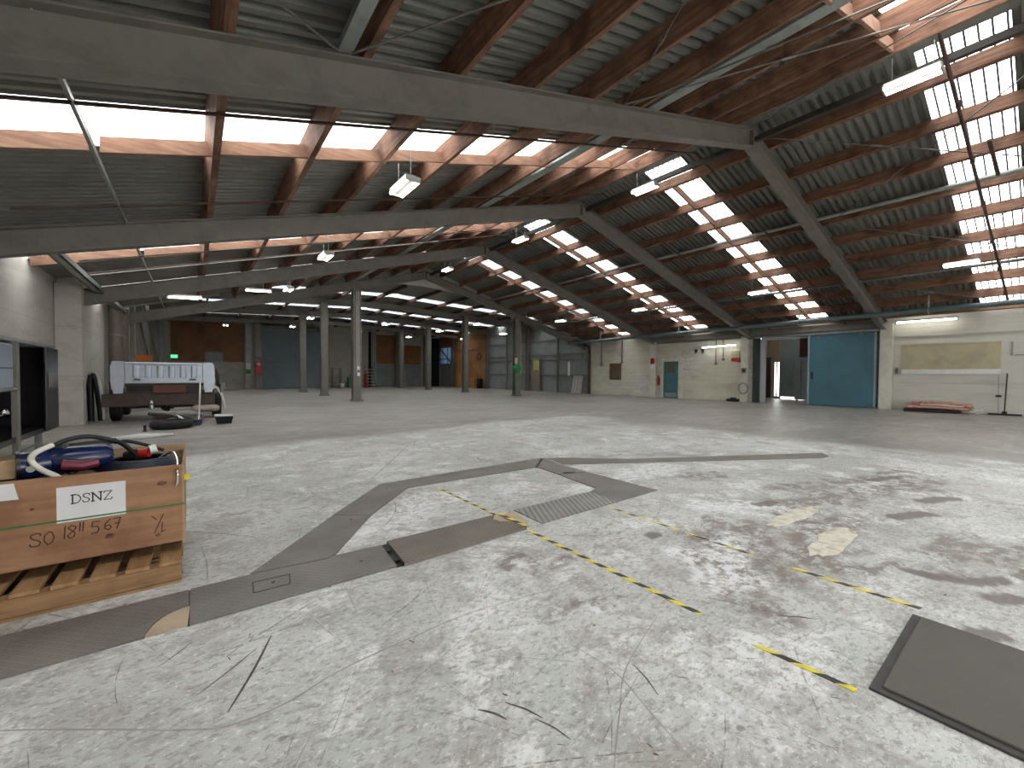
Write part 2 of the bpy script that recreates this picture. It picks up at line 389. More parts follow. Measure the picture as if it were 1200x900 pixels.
# scuffs, scratches and drag marks on the floor surface
def scuff_mat(name,rgb,cover):
    m=NT(name); p=m.pos(); b_=m.n('ShaderNodeBsdfPrincipled'); b_.inputs['Base Color'].default_value=lin(rgb); b_.inputs['Roughness'].default_value=.6
    tr=m.n('ShaderNodeBsdfTransparent'); mx=m.n('ShaderNodeMixShader')
    m.put(mx.inputs[0],m.math('MULTIPLY',m.step(m.noise(p,16,4,.7),.36,.58),cover)); m.t.links.new(tr.outputs[0],mx.inputs[1]); m.t.links.new(b_.outputs[0],mx.inputs[2]); m.t.links.new(mx.outputs[0],m.out.inputs[0]); return m.mat
def ribbon(b,pts,w,z):
    n=len(pts); L=[];Rr_=[]
    for i,(x,y) in enumerate(pts):
        x0,y0=pts[max(i-1,0)]; x1,y1=pts[min(i+1,n-1)]; dx,dy=x1-x0,y1-y0; l=math.hypot(dx,dy) or 1
        ww=w*(.35+.65*math.sin(math.pi*(i+.35)/(n-.3))) ; nx_,ny_=-dy/l*ww/2,dx/l*ww/2
        L.append((x+nx_,y+ny_,z)); Rr_.append((x-nx_,y-ny_,z))
    b.add(L+Rr_,[(n+i,n+i+1,i+1,i) for i in range(n-1)])
def smooth(P,k=8):
    out=[]
    for i in range(len(P)-1):
        p0,p1,p2,p3=P[max(i-1,0)],P[i],P[i+1],P[min(i+2,len(P)-1)]
        for j in range(k):
            u=j/k; out.append(tuple(.5*(2*p1[q]+(p2[q]-p0[q])*u+(2*p0[q]-5*p1[q]+4*p2[q]-p3[q])*u*u+(3*p1[q]-p0[q]-3*p2[q]+p3[q])*u**3) for q in (0,1)))
    return out+[P[-1]]
rs=random.Random(11)
b=MB()
for a,c_,w in [((.108,2.195),(.342,2.70),.013),((0.0,2.40),(.26,2.62),.008),((-.16,2.75),(-.02,2.9),.006),((1.0,1.54),(1.07,1.42),.012),((1.12,1.50),(1.2,1.33),.010),((1.17,1.35),(1.22,1.18),.008),((1.8,1.3),(1.72,1.1),.008),((2.9,1.02),(3.05,.86),.012)]:
    ribbon(b,smooth([a,((a[0]+c_[0])/2+.01,(a[1]+c_[1])/2),c_],6),w,.0009)
struct('trim_22',b,plain('dark_gouge',(78,72,68),.7,0,.2,20))
b=MB()
for k in range(150):
    x,y=rs.uniform(-.4,7),rs.uniform(.2,4); a=rs.gauss(2.2,.8); l=rs.uniform(.01,.06)
    ribbon(b,[(x,y),(x+l*.5*math.cos(a),y+l*.5*math.sin(a)),(x+l*math.cos(a+.1),y+l*math.sin(a+.1))],rs.uniform(.003,.011),.0009)
struct('trim_20',b,scuff_mat('black_scratch_marks',(66,60,56),1.0))
b=MB()
for P,w in (([(-.9,2.78),(-.65,2.65),(-.29,2.385),(-.05,2.2),(.113,2.107),(.33,2.1),(.583,2.17),(1.0,2.2),(1.43,2.205),(2.1,2.08)],.011),
            ([(1.15,.9),(1.279,1.003),(1.5,1.15),(1.77,1.313),(2.367,1.50)],.007),([(1.5,.7),(1.6,1.05),(1.68,1.32),(1.66,1.6)],.007),
            ([(3.71,8.48),(2.8,7.1),(2.0,5.9)],.02),([(2.4,12.0),(3.71,8.48)],.02),([(3.4,8.4),(3.9,8.2),(4.3,7.4)],.04),([(10.3,15.9),(13,15.2),(15,14.4)],.12),([(12.0,10.6),(14.5,9.9),(17,9.6)],.10)):
    ribbon(b,smooth(P),w,.0007)
struct('trim_23',b,worn('drag_arc',(134,127,119),(160,155,148),.8,6,.6))
b=MB()
for k in range(420):
    x,y=rs.uniform(-1,8.5),rs.uniform(.2,8) if k%3 else rs.uniform(.3,2.8); a=rs.choice((2.35,2.0,.5,1.2,2.8))+rs.gauss(0,.25); l=rs.uniform(.12,.9)*(1 if y<3.5 else 1.8); cv=rs.gauss(0,.5)
    P=[(x,y)]
    for j in range(6):
        a+=cv*l/6; x+=l/6*math.cos(a); y+=l/6*math.sin(a); P.append((x,y))
    ribbon(b,P,rs.choice((.0015,.002,.0025,.003,.005))*(1+y*.3),.0004+.0000005*k)
struct('trim_21',b,scuff_mat('brown_drag_marks',(112,103,94),.5))

# right wall: painted block with openings
DOOR=(5.12,10.45,3.75)
b=MB()
def wall_x(b,x0,x1,y0,y1,z1,openings):
    """wall along y with (ya,yb,za,zb) openings"""
    cur=y0
    for (ya,yb,za,zb) in sorted(openings):
        if ya>cur: b.box(x0,x1,cur,ya,0,z1)
        if za>0: b.box(x0,x1,ya,yb,0,za)
        if zb<z1: b.box(x0,x1,ya,yb,zb,z1)
        cur=yb
    if cur<y1: b.box(x0,x1,cur,y1,0,z1)
wall_x(b,XR,XR+.3,4.6,23.3,4.45,[(DOOR[0],DOOR[1],0,DOOR[2]),(15.42,16.5,0,2.5),(20.2,21.27,1.19,2.46)])
struct('wall_right',b,M['blockwhite'])
b=MB().box(XR,XR+.3,YF,4.6,0,4.45); b.box(XR-.09,XR,YF,4.6,3.37,3.62); b.box(XR-.03,XR,YF,4.6,1.27,1.31)
struct('wall_right',b,M['blockright'])

def ribs(b,axis,c,a0,a1,z0,z1,pitch=.22,depth=.04,sgn=-1,mi=0):
    """vertical trapezoid ribs on a wall plane"""
    prof=[];t=a0
    while t<a1-1e-6:
        for dt,dd in ((0,0),(pitch*.45,0),(pitch*.55,1),(pitch*.9,1)):
            if t+dt<=a1: prof.append((t+dt,c+sgn*depth*dd))
        t+=pitch
    prof.append((a1,c))
    vs=[];
    for (t,d) in prof:
        for z in (z0,z1): vs.append((d,t,z) if axis=='x' else (t,d,z))
    b.add(vs,[(2*i,2*i+2,2*i+3,2*i+1) for i in range(len(prof)-1)],mi)
# far right wall: ribbed blue-grey sheet on a low base, tan plywood further on
b=MB().box(XR+.12,XR+.3,23.3,46.4,0,7.2); ribs(b,'x',XR+.1,23.3,38.4,0.0,7.0)
b.box(XR+.12,XR+.3,46.4,49.9,0,2.8); b.box(XR+.12,XR+.3,46.4,49.9,5.1,7.2)
struct('wall_right',b,M['bluegrey'])
# main hall left wall
struct('wall_left',MB().box(-3.35,-3.05,YF,17.2,0,4.6),M['blockleft'])
b=MB().box(-3.35,-2.6,17.2,24.1,0,4.3)
struct('wall_left',b,M['blockleft'])
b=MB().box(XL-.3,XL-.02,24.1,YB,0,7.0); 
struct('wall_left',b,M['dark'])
# back wall
b=MB().box(-3,XR+.4,YB,YB+.3,0,7.2)
struct('wall_back',b,M['blockback'])
# wall behind the camera, unseen door openings added to let in daylight
b=MB().box(-3.4,3,YF-.3,YF,0,8.6).box(3,11,YF-.3,YF,4.2,8.6).box(11,14,YF-.3,YF,0,8.6).box(14,20,YF-.3,YF,3.6,8.6).box(20,XR+.4,YF-.3,YF,0,8.6)
struct('wall_front',b,M['blockleft'])
struct('ground_outside',MB().box(-10,45,YF-16,YF-.5,-.3,-.01),M['blockback'])
# infill between the two roofs over the fourth frame
b=MB()
prof=[(-3.3,zroof(-3.3,CLA)),(XRG,CLA),(XR+.4,zroof(XR+.4,CLA)),(XR+.4,7.2),(XRG,7.2),(-3.3,7.2)]
b.extr([(-3.3,6.6),(XRG,7.02),(XR+.4,6.45),(XR+.4,7.6),(XRG,8.2),(-3.3,7.6)],'y',YM,YM+.12)
b.extr([(-3.3,4.0),(1.0,5.2),(1.0,7.0),(-3.3,7.0)],'y',YM,YM+.12)
b.extr([(19.5,6.15),(26.4,4.35),(26.4,7.0),(19.5,7.0)],'y',YM,YM+.12)
struct('wall_middle',b,M['palewall'])

# roof cladding -----------------------------------------------------
SKY=[(-6.6,-4.2),(.6,1.88),(7.05,8.3),(13.25,14.6),(19.1,20.4)]  # first strip, behind the camera, widened to add light from the rear
def clad(b,x0,x1,zf,y0,y1,pitch=.19,depth=.08,mi=0,ribmi=None,thick=.0):
    """trapezoid sheet, ribs running down the slope (along x)"""
    prof=[];t=y0;n=max(1,round((y1-y0)/pitch));pt=(y1-y0)/n
    for k in range(n):
        t=y0+k*pt
        prof+=[(t,0),(t+pt*.42,0),(t+pt*.56,1),(t+pt*.86,1)]
    prof.append((y1,0))
    vs=[]
    for (t,d) in prof: vs+=[(x0,t,zf(x0)+depth*d),(x1,t,zf(x1)+depth*d)]
    o=[(2*i,2*i+1,2*i+3,2*i+2) for i in range(len(prof)-1)]
    if ribmi is None: b.add(vs,o,mi)
    else:
        b.add(vs,[o[i] for i in range(len(o)) if i%4!=1],mi)
        b.add(vs,[o[i] for i in range(len(o)) if i%4==1],ribmi)
        for k in range(n if ribmi else 0):
            t=y0+k*pt+pt*.15; b.add([(x0,t,zf(x0)-.004),(x1,t,zf(x1)-.004),(x1,t+.034,zf(x1)-.004),(x0,t+.034,zf(x0)-.004)],[(0,1,2,3)],ribmi)
b=MB()
for (xa,xb) in ((-3.4,XRG),(XRG,XR+.5)):
    zf=lambda x:zroof(x,CLA)
    cur=YF-.3
    for (a,c) in SKY:
        clad(b,xa,xb,zf,cur,a); cur=c
    clad(b,xa,xb,zf,cur,YM+.1)
b.extr([(XRG-.35,CLA-.08),(XRG,CLA+.02),(XRG+.35,CLA-.07),(XRG+.35,CLA-.05),(XRG,CLA+.05),(XRG-.35,CLA-.06)],'y',YF,YM)
struct('ceiling',b,M['clad'])
nw=0
for (a,c) in SKY:
    for (xa,xb) in ((-2.9,XRG-.3),(XRG+.3,XR+.1)):
        nw+=1; b=MB(); clad(b,xa,xb,lambda x:zroof(x,CLA),a,c,ribmi=(1 if xa>0 else 0))
        struct('window_%d'%nw,b,[M['sky'],M['skyrib']])
# lower roof of the hall beyond
def zfar(x): return 7.12-.045*(XRG-x) if x<XRG else 7.12-.036*(x-XRG)
SKF=[(28.1,29.3),(35.4,36.5),(42.6,43.6)]  # last strip added to brighten the back of the far hall
b=MB()
for (xa,xb) in ((-3.0,XRG),(XRG,XR+.5)):
    cur=YM
    for (a,c) in SKF: clad(b,xa,xb,zfar,cur,a,.25); cur=c
    clad(b,xa,xb,zfar,cur,YB+.3,.25)
struct('ceiling',b,M['clad'])
for (a,c) in SKF:
    for (xa,xb) in ((-2.4,XRG-.3),(XRG+.3,XR-.2)):
        nw+=1; b=MB(); clad(b,xa,xb,zfar,a,c,.25,ribmi=1); struct('window_%d'%nw,b,[M['sky'],M['skyrib']])

# ------------------------------------------------------------------ portal frames
ORD=['nearest','second','third','fourth','fifth','sixth','seventh']
def ibeam(a,b_,d,fw,ft=.022,wt=.03):
    """I section between two soffit points (x,z) at y=0; depth measured plumb"""
    m=MB(); (x0,z0),(x1,z1)=a,b_
    def slab(y0,y1,za,zb):
        m.add([(x0,y0,z0+za),(x1,y0,z1+za),(x1,y1,z1+za),(x0,y1,z0+za),(x0,y0,z0+zb),(x1,y0,z1+zb),(x1,y1,z1+zb),(x0,y1,z0+zb)],
              [(0,3,2,1),(4,5,6,7),(0,1,5,4),(1,2,6,5),(2,3,7,6),(3,0,4,7)])
    slab(-fw/2,fw/2,0,ft); slab(-wt/2,wt/2,ft,d-ft); slab(-fw/2,fw/2,d-ft,d); return m
def frame(y,label):
    t=thing('portal_frame',label,'steel frame',(XRG,y,0),'steel portal frames of the nearer hall')
    T=lambda mb:mb
    xl=(-3.04 if y<20 else -2.55); xr=25.95
    m=ibeam((xl-XRG,zroof(xl,SOF)),(0,SOF),.46,.24); part(m,'rafter',M['steel'],t,world=False)
    m=ibeam((0,SOF),(xr-XRG,zroof(xr,SOF)),.46,.24); part(m,'rafter',M['steel'],t,world=False)
    g=MB().box(-.015,.015,-.12,.12,SOF,SOF+.46)
    for k in (-.09,.09):
        for z in (.08,.2,.32): g.cyl((-.03,k,SOF+z),(.03,k,SOF+z),.02,8)
    part(g,'apex_plate',M['steel'],t,world=False)
    return t
lab=['steel portal frame spanning the hall overhead, nearest to the viewer','second steel portal frame back, spanning from left wall to blue door post',
     'third steel portal frame back, ending beside the blue personnel door','fourth steel portal frame, resting over the first pair of steel columns']
fr=[frame(FY[i+1],lab[i]) for i in range(4)]

# purlins -----------------------------------------------------------
PXR=[12.45,13.9,15.28,16.72,18.16,19.65,21.14,22.70,24.2,25.6]
PXL=[10.6,9.35,8.05,6.75,5.43,4.13,2.85,1.60,.30]
num=['first','second','third','fourth','fifth','sixth','seventh','eighth','ninth','tenth']
bays=[(FY[0],FY[1],'in front of nearest steel frame'),(FY[1],FY[2],'between nearest and second steel frames'),
      (FY[2],FY[3],'between second and third steel frames'),(FY[3],FY[4],'between third and fourth steel frames')]
def purl(x,y0,y1,side,k,bl):
    slope=math.atan(TL if side=='left' else -TR)
    hw=.05; dep=.335
    z=zroof(x,PUR)
    m=MB(); c,s_=math.cos(slope),math.sin(slope)
    P=[(-hw,0),(hw,0),(hw,dep),(-hw,dep)]
    prof=[(x+u*c-v*s_,z+u*s_+v*c) for u,v in P]
    m.extr(prof,'y',y0+.002,y1-.002)
    o=single(m,'timber_purlin',M['purlin'],'%s purlin below ridge, %s roof slope, %s'%(num[k],side,bl),'purlin','timber roof purlins')
    return o
for (y0,y1,bl) in bays:
    for k,x in enumerate(PXR): purl(x,y0,y1,'right',k,bl)
    for k,x in enumerate(PXL): purl(x,y0,y1,'left',k,bl)
# noggings beside each skylight
for bi,(y0,y1,bl) in enumerate(bays):
    yn={0:1.9,1:7.62,2:13.85,3:19.6}[bi]
    for side,PX,T_ in (('right',PXR,-TR),('left',PXL+[-1.0,-2.9],TL)):
        for k in range(len(PX)-1):
            xa,xb=sorted((PX[k],PX[k+1]))
            if bi==0 and side=='right': continue
            xa+=.05; xb-=.05
            m=MB(); z0,z1=zroof(xa,PUR)+.02,zroof(xb,PUR)+.02
            yy=yn+(.0 if k%2 else .06)
            m.extr([(xa,z0),(xb,z1),(xb,z1+.21),(xa,z0+.21)],'y',yy,yy+.05)
            single(m,'timber_nogging',M['nog'],'nogging below %s purlin, %s slope, %s'%(num[k],side,bl),'nogging','timber noggings beside the skylights')

# steel longitudinal struts --------------------------------------------------
def strut(path,w,h,label,name='steel_strut',mat='strut',cat='strut'):
    m=MB(); m.bar(path[0],path[1],w,h); return single(m,name,M[mat],label,cat)
M['darksteel']=plain('dark_ridge_steel',(58,54,50),.6)
strut([(XRG+.32,FY[0],zroof(XRG+.32,PUR)-.06),(XRG+.32,FY[4],zroof(XRG+.32,PUR)-.06)],.12,.14,'long dark steel channel running just right of the roof ridge',mat='darksteel')
m=MB().cyl((16.42,FY[0],6.70),(16.42,FY[4],6.70),.06); single(m,'steel_strut',M['strut'],'round galvanised tube strut halfway down the right roof slope','strut')
m=MB().cyl((21.5,FY[0],5.37),(21.5,FY[4],5.37),.055); single(m,'steel_strut',M['steel'],'round dark tube strut low on the right roof slope','strut')
m=MB().bar((7.12,FY[0],6.72),(7.12,FY[4],6.72),.22,.10); single(m,'steel_strut',M['strut'],'flat galvanised steel strut midway up the left roof slope','strut')
m=MB().box(-1.03,-.97,4.9,FY[4],4.38,4.40).box(-.985,-.97,4.9,FY[4],4.32,4.40); single(m,'steel_strut',M['strut'],'thin steel angle strut crossing the left skylight near the wall','strut')
m=MB().box(-2.28,-2.08,FY[2],FY[4],3.84,3.86).box(-2.28,-2.25,FY[2],FY[4],3.84,3.98).box(-2.11,-2.08,FY[2],FY[4],3.84,3.98); single(m,'steel_strut',M['strut'],'steel channel strut along the left eave behind the second frame','strut')
m=MB().bar((1.36,FY[0],5.10),(1.36,FY[1],5.10),.14,.10); single(m,'steel_strut',M['strut'],'short grey steel strut beside a purlin above the nearest frame, left side','strut')
# straps under the purlins
for y,nm in ((6.35,'just behind the nearest frame'),(9.75,'just before the second frame'),(15.0,'between second and third frames')):
    m=MB()
    m.bar((-2.2,y,zroof(-2.2,PUR)-.02),(XRG,y,PUR-.02),.04,.03); m.bar((XRG,y,PUR-.02),(25.9,y,zroof(25.9,PUR)-.02),.04,.03)
    single(m,'bracing_strap',M['darkpipe'],'thin rusty strap running under the purlins %s'%nm,'strap')
# rods
def rod(a,b_,label,r=.014,turn=True):
    m=MB().cyl(a,b_,r,6)
    if turn:
        A=Vector(a); B=Vector(b_); c=A+(B-A)*.35; d=(B-A).normalized()
        m.cyl(c-d*.12,c+d*.12,r*2.0,8)
    return single(m,'brace_rod',M['rod'],label,'brace rod','diagonal roof brace rods')
def R(x,y,dz=-.06): return (x,y,zroof(x,PUR)+dz)
rod(R(6.1,4.7),R(3.0,.6),'steel brace rod fanning left above the nearest frame, from its middle')
rod(R(6.1,4.75),R(11.4,-.8),'steel brace rod running to the ridge above the nearest frame')
rod(R(6.3,4.7),R(8.9,-.9),'steel brace rod steeply crossing purlins above the nearest frame')
rod(R(1.25,4.7),R(-1.9,2.2),'steel brace rod with turnbuckle near the left end above the nearest frame')
rod(R(1.4,4.7),R(6.0,-.3),'slim brace rod rising rightward above the left half of the nearest frame')
rod(R(12.0,4.6),R(16.6,-.5),'brace rod crossing the large right skylight downward')
rod(R(16.6,4.6),R(12.2,-.5),'brace rod crossing the large right skylight upward')
rod(R(16.6,4.6),R(21.5,-.5),'brace rod low on the right slope before the big skylight, falling')
rod(R(21.5,4.6),R(16.8,-.5),'brace rod low on the right slope before the big skylight, rising')
rod(R(21.6,4.6),R(25.6,0),'lowest brace rod on the right slope above the cream wall')
rod(R(11.2,4.8),R(8.5,-.9),'thin brace rod beside the ridge in front of the nearest frame',.012,False)
rod((-2.0,14.5,3.9),(7.5,14.5,6.62),'pale thin conduit rod parallel to the left slope behind the second frame',.02,False)
rod((-2.0,13.2,3.98),(11.2,13.2,7.6),'upper pale rod along the left slope behind the second frame',.018,False)
# dark sprinkler-like drop pipe under right skylight
m=MB().tube([(10.9,1.42,7.92),(XRG,1.41,PUR-.12),(16,1.3,zroof(16,PUR)-.12),(24.6,1.1,zroof(24.6,PUR)-.12)],.035,8)
for x in (13.1,15.2,17.3,19.5,21.6,23.7): m.cyl((x,1.36-.02*(x-13),zroof(x,PUR)-.04),(x,1.36-.02*(x-13),zroof(x,PUR)-.18),.05,8)
single(m,'service_pipe',M['darkpipe'],'dark rusty pipe crossing the large right-hand skylight from ridge to eave','pipe')
m=MB().bar((14.7,1.02,zroof(14.7,PUR)-.05),(16.2,.95,zroof(16.2,PUR)-.05),.07,.05)
single(m,'steel_bracket',M['darkpipe'],'short dark bracket beside the rusty pipe under the large skylight','bracket')
# eave pipe right
m=MB().tube([(23.4,-2.5,4.24),(23.4,4.6,4.19),(23.4,10.9,4.12),(23.4,16.4,4.08),(23.4,23.3,4.0)],.10,12)
single(m,'eave_pipe',M['navy_pipe'],'thick green pipe running along the right eave below the purlins','pipe')
for y in (3.1,7.6,13.9,20.0):
    m=MB().bar((23.4,y,4.24),(23.4,y,4.80),.05,.05); m.tube([(23.4+.125*math.cos(a),y,4.20-.008*y+.125*math.sin(a)) for a in [k*math.pi/6 for k in range(13)]],.018,6)
    single(m,'pipe_hanger',M['strut'],{3.1:'pipe hanger on the green eave pipe above the beige wall board',7.6:'pipe hanger on the green eave pipe above the blue sliding door',13.9:'pipe hanger on the green eave pipe above the wall lamp',20.0:'pipe hanger on the green eave pipe above the small dark hatch'}[y],'hanger','hangers of the green eave pipe')

# eave gutter beam over blue door
m=MB().box(25.75,26.05,5.04,17.3,3.86,4.02).box(25.9,26.05,5.04,17.3,3.75,4.2)
struct('trim_1',m,M['steel'])
m=MB().box(25.75,26.04,4.58,5.03,0,4.0); struct('trim_2',m,M['cream'],.01)
m=MB().box(25.8,26.04,17.05,17.55,0,3.95); struct('trim_3',m,M['cream'],.01)
m=MB().box(25.82,26.04,10.95,11.35,0,3.85); struct('trim_4',m,M['cream'],.01)
m=MB().box(-3.04,-2.5,16.85,17.3,0,4.0); struct('trim_5',m,M['blockleft'],.01)

# ------------------------------------------------------------------ interior columns
def icolumn(x,y,top,label,ry=0):
    t=thing('steel_column',label,'column',(x,y,0),'grey steel columns in two rows')
    m=MB().box(-.22,.22,-.2,-.16,0,top).box(-.22,.22,.16,.2,0,top).box(-.03,.03,-.16,.16,0,top)
    part(m,'shaft',M['steel'],t,world=False)
    m=MB().box(-.3,.3,-.28,.28,0,.04)
    for sx in (-.26,.26):
        for sy in (-.24,.24): m.cyl((sx,sy,.04),(sx,sy,.09),.025,6)
    part(m,'base_plate',M['steel'],t,world=False)
    part(MB().box(-.3,.3,-.24,.24,top-.05,top),'cap_plate',M['steel'],t,world=False)
    return t
cl={(0,0):'grey steel column with pull switches, nearest of the left row',(0,1):'grey steel column standing second in the left row',(0,2):'grey steel column in front of the blue-grey roller door, left row',
    (1,0):'grey steel column carrying the green hose reel',(1,1):'grey steel column second in the right row',(1,2):'grey steel column third in the right row',(1,3):'grey steel column farthest in the right row, before brown panels'}
for r,x in enumerate((7.26,18.67)):
    for k,y in enumerate((23.82,31.0,38.1,44.9)):
        if (r,k) not in cl: continue
        top=(zroof(x,SOF)-.02) if k==0 else 6.50
        icolumn(x,y,top,cl[(r,k)])
# conduits on the first left column
m=MB().cyl((7.22,23.58,1.62),(7.22,23.58,6.1),.018,6).cyl((7.33,23.58,1.9),(7.33,23.58,6.1),.018,6)
t=thing('pull_switch','white pull switches with long cords on the nearest left column','switch',(7.27,23.55,1.5))
part(m,'conduit',M['white'],t)
part(MB().box(7.2,7.36,23.5,23.59,1.75,1.95),'switch_box',M['white'],t,.01); part(MB().box(7.2,7.36,23.5,23.59,1.4,1.6),'switch_box',M['white'],t,.01)

# far hall beams and purlins
for k,y in enumerate((31.0,38.1,44.9)):
    m=MB()
    for (xa,xb) in ((-2.5,XRG),(XRG,25.95)):
        za,zb=zfar(xa)-.62,zfar(xb)-.62
        for dy0,dy1,a,c in ((-.11,.11,0,.03),(-.015,.015,.03,.37),(-.11,.11,.37,.4)):
            m.extr([(xa,za+a),(xb,zb+a),(xb,zb+c),(xa,za+c)],'y',y+dy0,y+dy1)
    single(m,'roof_beam',M['steel'],['steel roof beam of the far hall over second columns','steel roof beam of the far hall over third columns','steel roof beam of the far hall nearest the back wall'][k],'beam','far hall roof beams')
j=0
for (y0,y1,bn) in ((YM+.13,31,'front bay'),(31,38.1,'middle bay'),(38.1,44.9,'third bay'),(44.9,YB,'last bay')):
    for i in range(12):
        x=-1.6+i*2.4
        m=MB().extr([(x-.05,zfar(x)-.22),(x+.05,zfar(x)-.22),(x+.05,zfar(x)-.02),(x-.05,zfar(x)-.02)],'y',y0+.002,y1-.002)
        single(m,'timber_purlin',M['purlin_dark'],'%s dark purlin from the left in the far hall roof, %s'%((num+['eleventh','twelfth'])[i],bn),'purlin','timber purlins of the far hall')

# wall posts of the far hall
def post(x,y,z1,label,w=.34,d=.3,mat='steel'):
    m=MB().box(x-w/2,x+w/2,y-d/2,y-d/2+.03,0,z1).box(x-w/2,x+w/2,y+d/2-.03,y+d/2,0,z1).box(x-.02,x+.02,y-d/2+.03,y+d/2-.03,0,z1).box(x-w/2-.06,x+w/2+.06,y-d/2-.06,y+d/2+.06,0,.03)
    return single(m,'wall_post',M[mat],label,'post')
post(25.85,31.2,6.3,'steel wall post on the right wall beside the noticeboard')
post(25.85,38.2,6.2,'steel wall post where tan plywood meets blue-grey sheeting')
post(25.85,27.0,5.9,'slim steel wall post in the blue-grey sheeting, nearest',.14,.14)
post(25.85,34.6,6.2,'slim steel wall post in the blue-grey sheeting, farther',.14,.14)
post(25.83,45.92,6.2,'dark steel wall post before the bright far window')
post(4.45,49.6,6.5,'steel wall post between brown panel and roller door',.55,.3,'strut')
post(11.65,49.6,6.5,'steel wall post right of the blue-grey roller door',.3,.3)
post(17.2,49.6,6.6,'steel wall post left of the brown panels at the back',.4,.3,'strut')
post(20.15,49.6,6.5,'steel wall post between the two brown back panels',.5,.3)
post(23.9,49.6,6.5,'dark steel post right of the brown panels at the back',.5,.3)
post(-2.25,49.5,6.3,'pale steel post in the back left corner',.35,.3,'strut')
# girts on right far wall
for i,z in enumerate((1.5,2.9,3.35,4.7,5.7)):
    m=MB().box(25.92,26.08,23.4,26.9,z,z+.12).box(25.92,26.08,27.1,31.0,z,z+.12).box(25.92,26.08,31.4,34.5,z,z+.12).box(25.92,26.08,34.7,38.0,z,z+.12)
    single(m,'wall_girt',M['steel'],'%s horizontal girt up the blue-grey far right wall'%num[i],'girt','girts on the far right wall')
# tan plywood lining
m=MB().box(XR-.02,XR+.08,38.45,45.65,0,6.4)
for y in (40.2,42.0,43.9): m.box(XR-.04,XR-.02,y,y+.03,0,6.4)
for z in (1.5,2.9,4.4,5.6): m.box(XR-.10,XR-.02,38.45,45.65,z,z+.1)
single(m,'plywood_lining',M['tan_ply'],'tall tan plywood lining on the far right wall','wall lining')
m=MB().box(XR-.06,XR+.1,46.0,49.6,5.12,6.4); single(m,'plywood_lining',M['tan_ply'],'tan plywood strip above the bright far window','wall lining')
# far window
t=MB().box(XR+.05,XR+.1,46.4,49.9,2.8,2.95).box(XR+.05,XR+.1,46.4,49.9,5.0,5.12)
for y in (46.4,47.7,49.0,49.82): t.box(XR+.05,XR+.1,y,y+.08,2.8,5.1)
t.bar((XR+.0,46.5,2.9),(XR+.0,49.6,4.9),.14,.14); t.box(XR+.02,XR+.1,46.4,49.9,3.5,3.62)
struct('window_20',t,M['steel'])
g=MB().box(XR+.2,XR+.21,46.4,49.9,2.8,5.1); struct('window_21',g,sky_mat('darkened_glass',.3,(.10,.13,.16,1)))  # glass tint darkened to hold down the sky's glare

# ------------------------------------------------------------------ back wall parts
Yb=YB
m=MB().box(-1.62,4.1,Yb-.1,Yb-.01,2.68,6.5)
for x in (.3,2.2): m.box(x,x+.02,Yb-.11,Yb-.1,2.68,6.5)
single(m,'brown_wall_board',M['brown_ply'],'wide brown panel on the back wall above grey blocks, left','wall panel')
m=MB().box(.9,2.32,Yb-.16,Yb-.1,2.66,3.58); single(m,'grey_board',M['grey'],'small grey board on the wide brown back panel','board')
t=thing('exit_sign','green lit exit sign on the left of the back wall','exit sign',(-1.4,Yb-.2,2.9))
part(MB().box(-1.68,-1.12,Yb-.19,Yb-.1,2.9,3.26),'housing',M['white'],t,.01)
part(MB().box(-1.65,-1.15,Yb-.2,Yb-.19,2.93,3.23),'lit_panel',M['exitglow'],t)
def roller(name,x0,x1,z1,label):
    t=thing(name,label,'roller door',((x0+x1)/2,Yb-.2,0))
    m=MB(); n=int(z1/.11); prof=[]
    for k in range(n): 
        z=k*z1/n; prof+=[(Yb-.12,z),(Yb-.155,z+z1/n*.5)]
    prof+=[(Yb-.12,z1),(Yb-.1,z1),(Yb-.1,0)]
    m.extr(prof,'x',x0+.08,x1-.08); part(m,'curtain',M['rollergrey'],t)
    for x in (x0,x1-.1): part(MB().box(x,x+.1,Yb-.2,Yb-.08,0,z1),'guide',M['steel'],t)
    part(MB().cyl((x0,Yb-.35,z1+.15),(x1,Yb-.35,z1+.15),.22,14),'drum',M['steel'],t)
    return t
roller('roller_door',5.35,11.35,6.3,'tall blue-grey roller door in the back wall')
m=MB().box(11.95,16.6,Yb-.08,Yb-.01,0,6.6)
for x in (13.1,14.3,15.5): m.box(x,x+.03,Yb-.09,Yb-.08,2.4,6.6)
single(m,'grey_panelling',M['palewall'],'grey panelling on the back wall behind the clutter','wall panel')
single(MB().box(16.6,16.95,Yb-.05,Yb-.01,0,6.6),'painted_dark_gap',M['dark'],'narrow black strip painted for the dark gap right of the grey back panelling','wall panel')  # black strip paints in the darkness of the gap
m=MB().box(17.5,19.85,Yb-.1,Yb-.01,2.8,6.3); single(m,'brown_wall_board',M['brown_ply'],'tall brown panel on the back wall, middle one','wall panel')
m=MB().box(20.5,23.3,Yb-.1,Yb-.01,2.8,5.2); single(m,'brown_wall_board',M['brown_ply'],'low brown panel on the back wall, right one','wall panel')
m=MB().box(17.5,23.4,Yb-.06,Yb-.01,0,2.75)
for x in (18.7,20.0,21.4,22.6): m.box(x,x+.05,Yb-.08,Yb-.06,0,2.75)
single(m,'green_grey_dado',M['bluegrey'],'grey-green lower boarding under the brown back panels','wall panel')
m=MB().box(24.3,26.0,Yb-.08,Yb-.01,0,6.3); single(m,'dark_corner_panel',M['dark'],'dark panel in the back right corner','wall panel')
